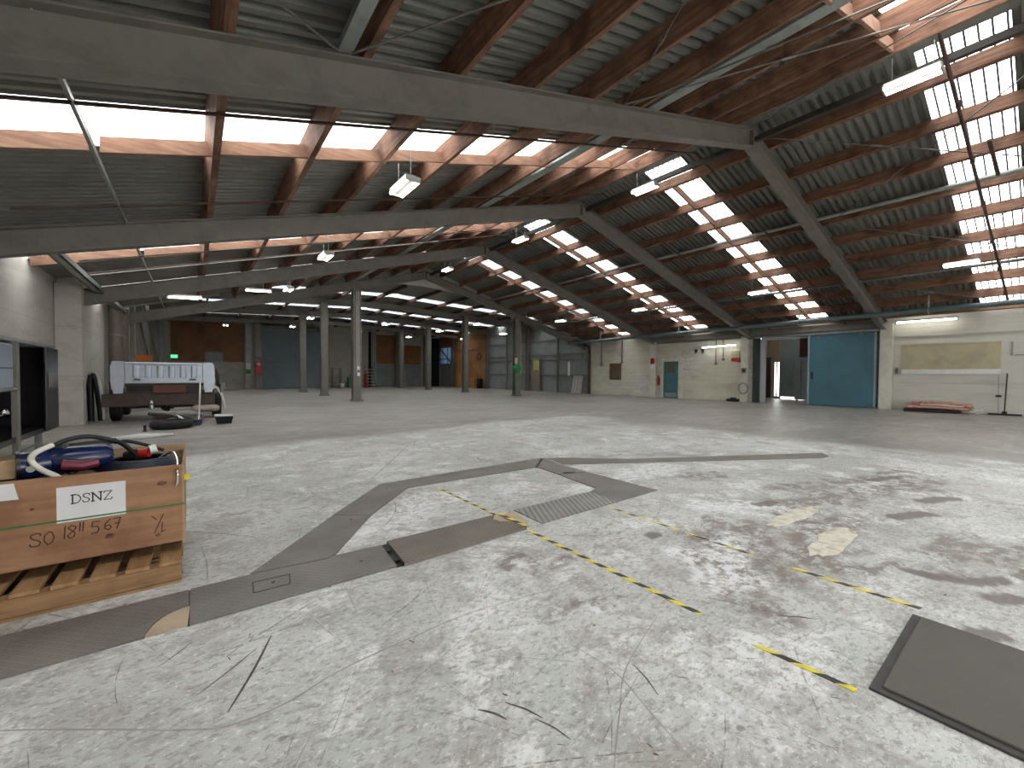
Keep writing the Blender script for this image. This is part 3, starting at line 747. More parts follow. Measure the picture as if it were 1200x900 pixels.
# fire hose point on a short column
t=thing('hose_cabinet','red fire hose cabinet on a grey post left of the roller door','fire hose',(5.05,47.2,0))
part(MB().box(4.8,5.3,47.1,47.4,0,6.4),'post',M['steel'],t)
part(MB().box(4.74,5.3,46.8,47.1,1.45,2.75),'cabinet',M['red'],t,.03)
part(MB().lathe([(0,-.02),(.16,-.02),(.16,.0),(.0,.0)],(5.02,46.78,2.45),16,axis='y'),'hose_reel',M['white'],t)
part(MB().box(4.8,5.24,47.02,47.1,2.85,3.2),'blue_sign',M['blue'],t)
t=thing('notice_sign','small white notice on the pale post beside the brown panel','sign',(4.4,49.42,1.9))
part(MB().box(4.2,4.62,49.4,49.44,1.95,2.6),'sign_board',M['white'],t); part(MB().box(4.2,4.62,49.4,49.44,1.5,1.9),'green_panel',M['green'],t)
# safety steps
t=thing('mobile_steps','black and white mobile safety steps against the back wall','steps',(16.4,48.3,0))
for k in range(6):
    part(MB().box(16.0-.02*k,16.8,48.0+.18*k,48.22+.18*k,.25+.36*k,.31+.36*k),'step',M['white'],t)
part(MB().bar((15.98,47.95,.0),(15.98,49.2,2.4),.05,.06).bar((16.82,47.95,0),(16.82,49.2,2.4),.05,.06).bar((15.98,49.2,0),(15.98,49.2,2.5),.05,.05).bar((16.82,49.2,0),(16.82,49.2,2.5),.05,.05),'side_frame',M['black'],t)
# trolley / racks
def rack(x,y,w,d,h,label,n=3):
    t=thing('wire_rack',label,'rack',(x,y,0),'racks along the back wall')
    m=MB()
    for sx in (0,w):
        for sy in (0,d): m.bar((x+sx,y+sy,.0),(x+sx,y+sy,h),.05,.05)
    part(m,'frame',M['blackpaint'],t)
    for k in range(n):
        z=.15+k*(h-.2)/max(1,n-1)
        part(MB().box(x,x+w,y,y+d,z,z+.04),'shelf',M['steel'],t)
    return t
rack(12.2,48.4,.9,.6,2.2,'tall dark rack against the grey panelling near the roller door')
rack(14.3,48.5,1.6,.7,1.5,'low dark rack against the grey panelling beside the steps',3)
single(MB().box(13.7,14.2,47.6,48.1,0,1.1).box(13.65,14.25,47.55,48.15,1.1,1.17),'plastic_bin',M['teal'],'teal plastic bin standing before the back racks','bin')
single(MB().cyl((15.6,47.6,0),(15.6,47.6,1.6),.14,14).cyl((15.6,47.6,1.6),(15.6,47.6,1.75),.05,8),'gas_cylinder',M['red'],'tall red gas cylinder standing before the back racks','gas cylinder')
single(MB().lathe([(0,0),(.2,0),(.24,.5),(.22,.5),(.18,.05),(0,.05)],(12.9,47.4,0),16),'white_bucket',M['white'],'white bucket on the floor before the back racks','bucket')
single(MB().box(1.9,2.5,.0+48.8,49.4,0,.25).lathe([(0,.25),(.25,.25),(.22,.6),(0,.62)],(2.2,49.1,0),14),'floor_fan',M['white'],'small white appliance on the floor by the left back wall','appliance')

# ------------------------------------------------------------------ left far wall windows and braces
t=MB()
for (ya,yb) in ((28.3,32.0),(32.6,36.4),(37.2,41.0),(42,46.0)):
    t.box(XL-.02,XL+.01,ya,yb,1.2,5.9)
single(t,'pale_wall_sheet',worn('pale_blue_sheet',(142,150,154),(104,108,106),.6,.8,.5),'pale blue-grey sheeting between posts on the far left wall','wall sheeting')
for i,y in enumerate((28.0,32.3,36.8,41.5,46.5)):
    single(MB().box(XL,XL+.3,y-.15,y+.15,0,6.6),'wall_post',M['steel'],'%s steel post along the far left wall'%num[i],'post','posts of the far left wall')
rod((XL+.42,28.1,4.4),(XL+.42,36.7,1.6),'diagonal brace across the far left wall sheeting, falling away',.06,False)
rod((XL+.36,32.3,5.4),(XL+.36,41.4,3.0),'higher diagonal brace across the far left wall sheeting',.05,False)
m=MB().box(XL,XL+.12,24.2,27.8,0,6.5); struct('trim_6',m,M['blockleft'])
# big duct pipes behind the pickup
for i,(x,y,r_) in enumerate(((-2.31,21.5,.20),(-2.2,22.6,.17))):
    t=thing('vertical_duct',['thick brown-grey vertical duct behind the leaning bumper','slimmer brown-grey vertical duct just behind the thick one'][i],'duct',(x,y,0),'vertical ducts at the left wall')
    part(MB().cyl((x,y,0),(x,y,4.05),r_,16),'pipe',worn('duct_metal%d'%i,(98,88,78),(74,64,56),.5,2,.5,0),t)
    for z in (1.1,2.9): part(MB().cyl((x,y,z),(x,y,z+.06),r_+.02,16),'collar',M['steel'],t)

# orange carton on a tall dark cupboard
single(MB().box(-2.5,-1.7,29.7,30.4,0,2.12),'dark_cupboard',M['blackpaint'],'tall dark cupboard mostly hidden behind the pickup tub','cupboard',bevel=.02)
t=thing('cardboard_carton','orange-brown cardboard carton on top of the dark cupboard','carton',(-2.1,30,2.125))
part(MB().box(-2.5,-1.75,29.75,30.35,2.125,2.48),'carton_body',M['orange'],t)
part(MB().bar((-2.48,30,2.49),(-2.54,30,2.66),.6,.02).bar((-1.75,30,2.5),(-1.5,30,2.40),.6,.02),'flap',M['orange'],t)

# ------------------------------------------------------------------ right wall fittings
# sliding blue door leaf
t=thing('sliding_door','large blue sliding door leaf on the right wall','sliding door',(25.9,6.5,0))
m=MB().box(25.86,25.94,5.14,7.97,.03,3.68); part(m,'door_leaf',M['blue_door'],t,.01)
m=MB()
for y in (5.16,7.87): m.box(25.84,25.86,y,y+.08,.03,3.68)
part(m,'edge_stile',M['rollergrey'],t)
part(MB().box(25.8,25.84,7.7,7.78,1.4,1.75),'handle',M['blackpaint'],t)
part(MB().box(25.78,25.98,5.05,10.6,3.70,3.78),'track',M['strut'],t)
for y in (5.7,7.4): part(MB().box(25.82,25.86,y,y+.12,3.5,3.72),'hanger',M['steel'],t)
# dark jamb post
m=MB().box(25.9,26.2,10.42,10.7,0,3.8); struct('trim_7',m,worn('dark_green_jamb',(48,60,58),(36,44,42),.5,2,.5))
# annex beyond the opening
b=MB(); b.box(26.36,32.2,13.9,14.1,0,4.2); struct('wall_annex_side',b,M['annexwall'])
b=MB().box(32.0,32.15,12.88,13.9,0,4.2).box(32.0,32.15,11.95,12.88,2.86,4.2).box(32.0,32.15,11.42,11.95,2.5,4.2).box(32.0,32.15,11.8,11.95,0,2.5).box(32.0,32.15,11.42,11.5,0,2.5).box(32.0,32.15,11.5,11.8,0,.15)
struct('wall_annex_back',b,M['annexwall'])
b=MB().box(32.0,32.15,9.05,9.85,0,4.2).box(32,32.15,4.0,9.0,0,4.2); struct('wall_annex_right',b,M['annexgrey'])
struct('ceiling_annex',MB().box(26.36,32.2,3.8,14.1,4.2,4.3),M['clad'])
struct('wall_annex_near',MB().box(26.36,32.2,3.8,4.0,0,4.2),M['annexgrey'])
struct('door_2',MB().box(32.02,32.1,11.93,12.9,0,2.88),worn('brown_door',(96,76,62),(72,56,46),.4,2,.5))
m=MB().box(31.95,32.0,12.84,12.95,0,2.95).box(31.95,32.0,11.9,12.0,0,2.95).box(31.95,32.0,11.9,12.95,2.84,2.95); struct('trim_8',m,M['annexgrey'])
m=MB(); n=30
prof=[]
for k in range(n): z=.36+k*3.6/n; prof+=[(0,z),(.05,z+.06)]
m=MB().extr([(11.4,.34),(9.9,.34),(9.9,4.0),(11.4,4.0)],'y',0,0.0001) if False else MB()
for k in range(38): m.box(31.9+.02*(k%2),31.97,9.95,11.38,.14+.105*k,.14+.105*(k+1))
t=thing('annex_roller_door','partly raised blue-grey roller door in the room beyond','roller door',(31.9,10.6,.3))
part(m,'curtain',worn('pale_shutter',(168,184,188),(138,154,158),.5,.8,.35),t); part(MB().box(31.88,31.98,9.85,9.95,.0,4.1).box(31.88,31.98,11.38,11.45,.0,4.1),'guide',M['annexgrey'],t)
t=MB().box(31.9,32.0,11.6,11.66,.15,2.5); struct('trim_9',t,M['steel'])
m=MB().box(29.5,29.8,9.0,9.5,2.7,4.2); single(m,'brown_duct',worn('brown_duct_paint',(104,66,54),(80,48,40),.4,2,.6),'brown duct box hanging in the room beyond the sliding door','duct',kind=None)
t=thing('wheeled_cabinet','pale cabinet standing in the room beyond the sliding door','cabinet',(29.9,9.35,0))
part(MB().box(29.6,30.2,8.95,9.78,.1,2.7),'body',M['annexgrey'],t,.02)
part(MB().box(29.57,29.6,9.42,9.45,.2,2.5),'door_gap',M['steel'],t); part(MB().cyl((29.7,9.05,.0),(29.7,9.05,.1),.05).cyl((29.7,9.65,0),(29.7,9.65,.1),.05),'caster',M['black'],t)

m=MB().box(26.36,26.5,10.2,10.44,0,3.75).box(26.36,26.5,7.9,10.2,3.6,3.75); struct('trim_25',m,M['annexgrey'])
# personnel door
struct('door_3',MB().box(26.02,26.1,15.42,16.5,0.0,2.5),M['blue_door'])
t=thing('personnel_door','blue personnel door with louvre panel in the white block wall','door',(26.0,15.95,.02))
part(MB().box(25.97,26.02,15.52,16.42,.35,2.42),'door_leaf',M['blue_door'],t,.01)
part(MB().box(25.955,25.97,15.7,16.25,1.72,2.35),'glass_panel',M['blind'],t)
part(MB().box(25.96,25.98,15.52,16.42,.08,.35),'kick_plate',M['grey'],t)
part(MB().box(25.93,26.04,16.42,16.5,.0,2.5).box(25.93,26.04,15.44,15.52,0,2.5).box(25.93,26.04,15.44,16.5,2.42,2.5),'frame',M['teal'],t)
part(MB().cyl((25.9,15.6,1.25),(25.97,15.6,1.25),.03),'handle',M['chrome'],t)
m=MB().box(25.96,26.03,15.1,15.42,0,2.75).box(25.96,26.03,16.5,16.7,0,2.75).box(25.96,26.03,15.42,16.5,2.5,2.75); struct('trim_10',m,M['cream'])
# hatch
t=thing('wall_hatch','small dark hatch with timber frame in the white block wall','hatch',(26.0,20.7,1.2))
part(MB().box(26.02,26.06,20.2,21.27,1.19,2.46),'hatch_panel',M['blind'],t)
part(MB().box(25.98,26.06,21.17,21.27,1.19,2.46).box(25.98,26.06,20.2,20.26,1.19,2.46).box(25.98,26.06,20.2,21.27,1.19,1.25).box(25.98,26.06,20.2,21.27,2.4,2.46),'frame',M['purlin'],t)
# beige board
t=thing('wall_board','long beige board fixed to the cream wall above the wrapped bundle','board',(26.0,2.8,1.87))
part(MB().box(26.0,26.049,1.31,4.28,1.87,2.95),'panel',M['board'],t)
part(MB().box(25.95,26.045,1.31,4.28,1.66,1.86),'ledge',M['white'],t)
part(MB().box(25.98,26.048,1.31,4.28,2.95,3.0),'top_rail',M['board'],t)
t=thing('wall_switch','small dark switch on cream wall beside the column','switch',(26.0,4.45,1.6)); part(MB().box(25.97,26.04,4.4,4.5,1.65,1.95),'box',M['steel'],t); part(MB().cyl((25.95,4.45,1.8),(25.97,4.45,1.8),.03),'knob',M['black'],t)
# white coil on right edge
m=MB().box(25.98,26.045,.3,.95,2.4,2.44).box(25.97,26.045,1.0,1.06,2.4,2.95); single(m,'wall_bracket',M['grey'],'small grey bracket high on the cream wall at right edge','bracket')
# squeegee
t=thing('floor_squeegee','wide black floor squeegee standing against the cream wall','squeegee',(25.75,1.15,0))
part(MB().box(25.7,25.78,.72,1.62,0,.07),'blade',M['black'],t)
part(MB().tube([(25.74,1.17,.05),(25.95,1.13,1.68)],.022,8),'handle',M['blackpaint'],t); part(MB().box(25.7,25.8,1.1,1.24,.05,.16),'socket',M['black'],t)
t=thing('broom','thin pale broom pole leaning beside the squeegee','broom',(25.8,1.35,0))
part(MB().tube([(25.82,1.33,.02),(25.98,1.36,1.62)],.012,6),'handle',M['strut'],t); part(MB().box(25.88,25.96,1.26,1.42,.72,.8),'grip',M['black'],t)
# wrapped bundle on pallet
t=thing('wrapped_bundle','bundle of pink wrapped lengths lying on black boards by the wall','bundle',(25.45,3.1,0))
part(MB().box(25.1,25.9,2.35,4.05,0,.14),'black_board',M['black'],t,.01)
for k in range(9):
    y0=2.2+random.random()*.35; x=25.15+.085*k; z=.2+.03*(k%2)
    part(MB().tube([(x,y0-.2,z-.02),(x,2.9,z+.02),(x+.01,3.98-random.random()*.2,z)],.05,8),'wrapped_length',M['pink_wrap'],t)
for k in range(13):
    y0=1.95+random.random()*.5; x=25.2+.09*(k%7); z=.30+.09*(k//7)+.05*random.random()
    part(MB().tube([(x,y0,z-.04),(x,2.9,z+.02),(x,3.9-random.random()*.4,z)],.05,8),'wrapped_length',M['pink_wrap' if k%3 else 'pale_wrap'],t)
part(MB().tube([(25.5,1.9,.02),(25.3,1.75,.1),(25.5,1.6,.05),(25.7,1.8,.14),(25.5,2.1,.2),(25.25,2.0,.1),(25.45,1.7,.2)],.03,6),'loose_wrap',M['paper'],t)
# wall lamps (tube battens)
def batten(a,b_,label,hang=None):
    A=Vector(a);B=Vector(b_); c=(A+B)/2; t=thing('batten_light',label,'lamp',c,'fluorescent batten lamps')
    d=(B-A).normalized()
    part(MB().bar(A+Vector((0,0,.05)),B+Vector((0,0,.05)),.10,.06),'housing',M['lampwhite'],t)
    part(MB().cyl(A+d*.03-Vector((0,0,.02)),B-d*.03-Vector((0,0,.02)),.035,10),'tube',M['tubeglow'],t)
    for q in (A,B): part(MB().bar(q-d*.02-Vector((0,0,.03)),q+d*.02-Vector((0,0,.03)),.07,.09),'end_cap',M['lampwhite'],t)
    if hang: 
        for q in (A+d*.3,B-d*.3): part(MB().cyl(q+Vector((0,0,.08)),q+Vector((0,0,hang)),.006,5),'cord',M['grey'],t)
    return t
batten((25.62,2.5,4.02),(25.62,4.45,4.02),'long lit fluorescent batten above the beige board',.2)
batten((25.62,11.5,3.40),(25.62,13.6,3.33),'lit fluorescent batten on the white block wall right of the door',.5)
batten((-.75,20.6,4.42),(.30,20.6,4.50),'lit fluorescent batten hanging low near the left eave',.5)
batten((1.75,20.6,5.0),(2.7,20.6,5.06),'lit batten hanging between left eave and mid-slope lamps',.4)
batten((29.0,10.2,3.95),(29.0,12.2,3.95),'added unseen batten on the ceiling of the room beyond the sliding door',.2)  # unseen lamp added to brighten the room beyond
# fittings near opening
t=thing('hazard_sign','tan and red notice on the block wall left of the big opening','sign',(26.0,11.7,2.4))
part(MB().box(25.99,26.04,11.5,11.95,2.62,3.05),'board',M['board'],t); part(MB().box(25.98,26.04,11.45,11.97,2.42,2.62),'red_panel',M['red'],t)
t=thing('control_box','grey control box with dark dial beside the opening','control box',(25.9,11.2,1.2)); part(MB().box(25.76,25.82,11.0,11.25,1.7,2.0),'box',M['steel'],t,.01); part(MB().cyl((25.72,11.12,1.85),(25.76,11.12,1.85),.07),'dial',M['black'],t)
m=MB()
for k in range(3): m.tube([(25.79-.02*k,11.15+.26*math.cos(a),.8+.32*math.sin(a)) for a in [j*math.pi/8 for j in range(17)]],.03,6)
single(m,'hose_coil',M['grey'],'grey hose coil hanging low on the pier by the opening','hose')
single(MB().box(25.5,25.8,11.35,12.0,0,.16).box(25.55,25.75,11.5,11.8,.16,.24),'black_box',M['black'],'flat black box on the floor by the block wall','box',bevel=.02)
for i,(y,za,zb) in enumerate(((12.9,2.35,4.2),(12.45,2.6,4.2),(22.1,2.4,4.3),(20.1,2.6,4.2),(23.35,0,4.3))):
    m=MB().tube([(25.98,y,za),(25.98,y,zb)] if i<4 else [(25.9,y,0),(25.9,y,3.6),(25.9,y+.1,3.9),(25.7,y+.5,4.15)],.03 if i<2 else (.05 if i<4 else .1),8)
    if i<4: m.box(25.94,26.04,y-.07,y+.07,za-.12,za)
    single(m,'wall_conduit',M['steel'] if i!=4 else M['darkpipe'],['thin conduit with box on the block wall, right of its twin','thin conduit with box on the block wall, nearest the opening','conduit left of the small dark hatch','conduit right of the small dark hatch','thick curved downpipe where blocks meet sheeting'][i],'conduit')
for i,y in enumerate((14.2,13.75)):
    single(MB().box(25.93,26.04,y-.06,y+.06,3.05,3.25).cyl((25.93,y,3.0),(25.85,y,3.0),.03),'wall_hook',M['blackpaint'],['dark wall hook above the block wall, nearer the blue door','dark wall hook above the block wall, farther from the blue door'][i],'hook')
t=thing('fire_extinguisher','red fire extinguisher on the wall left of the blue personnel door','fire extinguisher',(25.9,16.95,.8))
part(MB().lathe([(0,0),(.09,.0),(.1,.03),(.1,.5),(.06,.58),(.03,.6),(.0,.62)],(25.95,16.9,.85),14),'cylinder',M['red'],t); part(MB().box(25.86,25.94,16.84,16.96,1.47,1.53).tube([(25.9,16.9,1.5),(25.85,16.78,1.4),(25.85,16.78,1.0)],.015,6),'valve_hose',M['black'],t)
t=thing('extinguisher_sign','small red and white sign on the pier','sign',(25.75,17.3,2.3)); part(MB().box(25.77,25.795,17.15,17.45,2.35,2.75),'red_panel',M['red'],t); part(MB().box(25.77,25.795,17.15,17.45,2.0,2.3),'white_panel',M['white'],t)
# white pickets and boards on far right wall
for k in range(6):
    y=24.0+.19*k
    single(MB().bar((25.55,y,0),(25.85,y,1.5),.05,.08),'white_picket',M['white'] if k%2 else M['cream'],'%s white length leaning on the far right wall, from the corner'%num[k],'picket','white lengths leaning on the far right wall')
single(MB().box(25.86,25.9,25.5,25.75,1.5,2.7),'strip_light',M['white'],'white vertical strip on the far right wall above leaning pickets','strip')
t=thing('noticeboard','brown and yellow-green noticeboard on the far right wall','noticeboard',(25.7,29.5,.8)); part(MB().box(25.66,25.72,29.2,30.4,.9,2.0),'lower_board',worn('notice_brown',(128,108,92),(100,84,72),.4,4,.7),t); part(MB().box(25.66,25.72,29.3,30.1,2.0,2.9),'upper_board',worn('notice_green',(170,168,90),(120,124,80),.4,4,.7),t); part(MB().box(25.72,25.8,29.3,30.3,.0,3.1),'backing',M['steel'],t)
# hose reel on column
t=thing('hose_reel','green hose reel mounted on the nearest right column','hose reel',(18.5,23.55,1.4))
m=MB().lathe([(.06,-.06),(.30,-.06),(.30,-.02),(.2,-.02),(.2,.06),(.30,.06),(.30,.1),(.06,.1)],(18.42,23.42,2.0),20,axis='y'); part(m,'reel',M['green'],t)
m=MB()
for k in range(3): m.tube([(18.42+.24*math.cos(a),23.4+.04*k,2.0+.24*math.sin(a)) for a in [j*math.pi/8 for j in range(17)]],.03,6)
m.tube([(18.3,23.42,1.8),(18.25,23.42,1.2),(18.32,23.42,.6)],.03,6); part(m,'hose',M['green'],t)
part(MB().box(18.36,18.56,23.55,23.62,2.3,2.75),'label_plate',M['cream'],t)
single(MB().cyl((18.95,23.7,1.6),(18.95,23.7,5.0),.03,8),'wall_conduit',M['white'],'white conduit running up the nearest right column','conduit')
# clutter at the tan lining
single(MB().box(25.2,25.6,38.7,39.3,0,1.1),'black_bin',M['blackpaint'],'black bin against the tan plywood lining','bin',bevel=.02)
single(MB().box(25.3,25.7,40.0,40.5,0,1.1),'cardboard_box',M['brownbox'],'tall brown cardboard box beside the black bin','box',bevel=.01)
single(MB().box(25.3,25.75,43.0,43.9,0,1.6),'cardboard_box',M['brownbox'],'larger brown cardboard stack near the far post','box',bevel=.01)
single(MB().tube([(25.9,40+.4*math.cos(a),3.6+.4*math.sin(a)) for a in [j*math.pi/8 for j in range(17)]],.05,6),'cable_coil',M['black'],'black cable coil hanging on the tan plywood lining','cable coil')

# ------------------------------------------------------------------ hanging twin tube lamps
def twin(loc,label):
    t=thing('twin_tube_lamp',label,'lamp',loc,'hanging twin tube lamps')
    part(MB().box(-.035,.035,-.42,.42,.02,.09).box(-.15,.15,-.40,.40,.075,.09),'housing',M['lampwhite'],t,world=False)
    for s_ in (-1,1): part(MB().cyl((s_*.115,-.40,.0),(s_*.115,.40,.0),.034,10),'tube',M['tubeglow'],t,world=False)
    for y in (-.3,.3): part(MB().cyl((0,y,.07),(0,y,.6),.008,5),'cord',M['grey'],t,world=False)
    for y in (-.415,.415): part(MB().box(-.15,.15,y-.012,y+.012,-.03,.07),'end_cap',M['lampwhite'],t,world=False)
    return t
bn=['before the nearest steel frame','between nearest and second frames','between second and third frames','between third and fourth frames']
T0=twin((3.35,7.9,5.2),'hanging twin tube lamp under left slope, '+bn[1])
for k,y in enumerate((1.8,7.85,14.05,20.5)):
    if k>1: dup(T0,(3.35,y,5.2),None,'hanging twin tube lamp under left slope, '+bn[k])
    dup(T0,(11.2,y,7.3),None,'hanging twin tube lamp under the ridge, '+bn[k])
    dup(T0,(19.9,[1.9,8.0,14.2,20.5][k],5.2),None,'hanging twin tube lamp under right slope, '+bn[k])
for (x,y,z,l) in ((6.2,30,5.2,'hanging lamp in the far hall beside the second left column'),(11.3,30,5.2,'hanging lamp in the middle of the far hall, nearer one'),(16.5,25.6,5.2,'hanging lamp just left of the nearest right column'),
                  (16.6,31.7,5.2,'hanging lamp left of the second right column'),(16.9,38.7,5.2,'hanging lamp left of the third right column'),(11.3,36.4,5.2,'hanging lamp in the middle of the far hall, farther one'),
                  (6.2,36.3,5.2,'hanging lamp before the blue-grey roller door'),(2.0,38.5,5.2,'hanging lamp before the wide brown back panel'),(22.1,30.1,5.2,'hanging lamp before the far blue-grey wall'),
                  (22.1,37,5.2,'hanging lamp before the tan plywood lining')):
    d=dup(T0,(x,y,z),None,l)
    for c in d.children:
        if c.name.startswith('cord'): c.scale=(1,1,2.6); c.location=(0,0,-.11)

# ------------------------------------------------------------------ floor plates
def plate(pts,label,mat='plate',z=.012,holes=(),name='floor_plate'):
    t=thing(name,label,'floor plate',(sum(p[0] for p in pts)/len(pts),sum(p[1] for p in pts)/len(pts),0),'steel cover plates over the floor trench')
    part(MB().prism(pts,.001,z),'plate_sheet',M[mat],t)
    if holes:
        m=MB()
        for (x,y) in holes: m.cyl((x,y,z),(x,y,z+.001),.012,12)
        part(m,'lifting_hole',M['black'],t)
    return t
g=.004
qa=[(-.23+.195*(1-math.cos(a)),3.10+.25*math.sin(a)) for a in [k*math.pi/2/8 for k in range(9)]]
plate([(-1.7,3.095)]+[(-.232,3.095)]+qa+[(-.037,3.595),(-1.7,3.595)],'tread plate in front of the pallet with a curved cut-out')
single(MB().prism([(-.226,3.097)]+[(x+.006,y-.004) for x,y in qa]+[(-.04,3.097)],.001,.009),'infill_board',M['infill'],'quarter-round plywood infill in the trench plate before the pallet','infill')
t=plate([(-.03,3.09),(1.245,3.08),(1.29,3.545),(.905,3.57),(.85,3.535),(.315,3.60),(-.03,3.60)],'long tread plate with a small rectangular inset hatch',holes=((1.05,3.33),))
m=MB(); 
for (a,c) in (((.312,3.275),(.532,3.268)),((.532,3.268),(.555,3.425)),((.555,3.425),(.322,3.445)),((.322,3.445),(.312,3.275))): m.bar((a[0],a[1],.013),(c[0],c[1],.013),.008,.002)
part(m,'hatch_joint',M['black'],t); part(MB().cyl((.44,3.36,.0125),(.44,3.36,.0145),.012,12),'finger_hole',M['black'],t)
plate([(.325,3.615),(.86,3.55),(.92,3.59),(1.475,4.365),(1.155,4.60)],'diagonal tread plate joining the long hatch plate',holes=((1.27,4.35),))
plate([(1.16,4.61),(1.48,4.375),(2.235,5.165),(2.0,5.55)],'diagonal tread plate beyond the first, turning the corner',holes=((2.0,5.3),))
plate([(2.01,5.55),(2.245,5.16),(4.39,5.09),(4.97,5.6)],'far tread plate of the trench loop, parallel to the near ones')
plate([(1.30,3.06),(2.56,3.09),(2.56,3.30),(2.44,3.36),(2.42,3.50),(2.50,3.56),(1.345,3.56)],'brownish raised plate with a tan rounded end patch','plate2',z=.028)
single(MB().prism([(2.455,3.37),(2.58,3.22),(2.70,3.22),(2.76,3.56),(2.52,3.56),(2.435,3.50)],.001,.012),'infill_board',M['infill'],'tan rounded infill patch beside the yellow-black tape','infill')
plate([(2.78,3.11),(3.96,3.12),(4.05,3.60),(2.80,3.60)],'bright ribbed plate right of the tape','checker')
plate([(3.965,3.12),(4.80,3.125),(4.82,4.35),(4.36,4.5),(4.22,3.66),(4.06,3.60)],'corner tread plate at the pointed end of the loop')
plate([(4.365,4.52),(4.82,4.37),(4.86,5.0),(5.02,5.58),(4.42,5.07)],'small tread plate closing the loop toward the far side')
single(MB().box(1.262,1.30,3.15,3.19,.012,.02).box(1.275,1.315,3.36,3.40,.012,.02),'plate_lug',M['black'],'two black lugs at the raised brownish plate','lug')
single(MB().prism([(4.45,4.50),(4.62,4.42),(4.66,4.47),(4.50,4.56)],.012,.016),'open_slot',M['black'],'black slot between the last two trench plates','slot')
plate([(5.05,5.55),(5.3,5.42),(6.22,4.62),(9.82,2.74),(9.5,2.55),(9.2,2.56),(5.9,4.42),(4.92,4.99)],'long tapering grey strip running off right from the trench loop','plate2',z=.006)
m=MB().bar((-.033,3.09,.0006),(-.033,3.6,.0006),.02,.001).bar((1.27,3.07,.0006),(1.32,3.56,.0006),.07,.001).bar((4.39,5.07,.0006),(5.0,5.6,.0006),.06,.001).bar((3.962,3.11,.0006),(4.06,3.61,.0006),.03,.001).bar((4.36,4.51,.0006),(4.83,4.36,.0006),.03,.001).bar((1.155,4.605,.0006),(1.48,4.37,.0006),.02,.001)
struct('trim_24',m,M['black'])
# mat
t=thing('rubber_mat','large dark rubber mat lying on the floor at lower right','mat',(3.07,.1,0))
part(MB().box(2.60,3.54,-.9,.47,.0,.026),'mat_top',M['mat'],t,.006)
part(MB().prism([(2.56,-.94),(3.58,-.94),(3.58,.51),(2.56,.51)],.0,.014),'bevelled_edge',M['mat_edge'],t,.004)
# mortar patches
def blob(cx,cy,rx,ry,rot,label,seed):
    random.seed(seed); pts=[]
    for k in range(22):
        a=2*math.pi*k/22; r_=1+random.uniform(-.16,.16); u,v=rx*r_*math.cos(a),ry*r_*math.sin(a)
        pts.append((cx+u*math.cos(rot)-v*math.sin(rot),cy+u*math.sin(rot)+v*math.cos(rot)))
    single(MB().prism(pts,0,.004),'mortar_patch',M['patch'],label,'patch')
blob(5.15,1.67,.52,.10,-.05,'long pale mortar patch on the floor, farther of two',3)
blob(4.62,1.19,.50,.12,.03,'rounded pale mortar patch on the floor, nearer of two',5)

# hazard tape
def tape(x0,y0,x1,y1,label,w=.036,skip=(),zb=0):
    L=math.hypot(x1-x0,y1-y0); d=((x1-x0)/L,(y1-y0)/L); nn=(-d[1],d[0]); per=.19
    Y=MB(); k=0; s_=0
    while s_<L:
        e=min(L,s_+per/2); sl=.05
        q=[]
        for (a,wv) in ((s_,-w/2),(e,-w/2),(min(L+.01,e+sl),w/2),(min(L+.005,s_+sl),w/2)): q.append((x0+d[0]*a+nn[0]*wv,y0+d[1]*a+nn[1]*wv))
        if k not in skip: Y.prism(q,zb,zb+.003,mi=k%2)
        s_=e;k+=1
    return single(Y,'hazard_tape',[M['tape_y'],M['tape_k']],label,'floor tape','yellow and black hazard tapes on the floor')
tape(2.563,4.95,2.56,3.62,'far end of the long striped tape, inside the plate loop',.030)
t=tape(2.56,3.07,2.525,1.33,'long striped tape running from the plates to mid floor')
tape(2.57,3.60,2.56,3.08,'striped tape piece crossing the trench plates',zb=.029)
tape(3.76,3.08,3.72,1.52,'thin worn striped tape right of the plate loop',.028,skip=(5,9,12))
tape(3.72,1.24,3.731,.50,'striped tape between the mortar patch and the mat')
tape(2.482,1.0,2.502,.55,'short striped tape nearest the mat corner')

# ------------------------------------------------------------------ crate on pallet
t=thing('pallet','weathered wooden pallet under the plywood crate','pallet',(-.8,4.35,0))
for y in (3.79,4.35,4.87): part(MB().box(-1.62,-.08,y,y+.10,.022,.135),'bearer',M['pallet'],t,.004)
for y in (3.79,4.33,4.86): part(MB().box(-1.62,-.08,y-.0,y+.12,0,.02),'bottom_board',M['pallet'],t)
x=-.19
for k in range(9):
    xx=-.19-.172*k
    part(MB().box(xx-.015,xx+.11,3.79,4.98,.137,.162),'deck_board',M['pallet_y'],t,.003)
CZ0,CZ1=.24,.815
t=thing('plywood_crate','open plywood crate marked DSNZ full of hoses','crate',(-.8,4.45,.165))
X0,X1,Y0,Y1=-1.62,-.062,3.98,4.9
for y in (Y0+.26,4.5,Y1-.1): part(MB().box(X0,X1-.02,y,y+.09,.163,CZ0),'skid',M['pallet'],t)
m=MB().box(X0,X1-.012,Y0,Y0+.014,CZ0,CZ1)
for (kx,kz,ka,kb) in ((-.19,.69,.028,.016),(-.47,.365,.026,.018),(-.215,.315,.016,.011),(-1.02,.45,.02,.012),(-.83,.62,.012,.008)):
    m.add([(kx+ka*math.cos(q*.5236)*(1+.15*math.sin(q*2.1)),Y0-.0006,kz+kb*math.sin(q*.5236)) for q in range(12)],[tuple(range(12))],1)
part(m,'front_panel',[M['crate'],plain('timber_knot',(112,76,54),.7,0,.3,30)],t)
part(MB().box(X0,X1,Y1-.014,Y1,CZ0,CZ1+.035),'back_panel',M['crate_in'],t)
part(MB().box(X1-.012,X1,Y0,Y1-.014,CZ0-.02,CZ1),'side_panel',M['crate_in'],t)
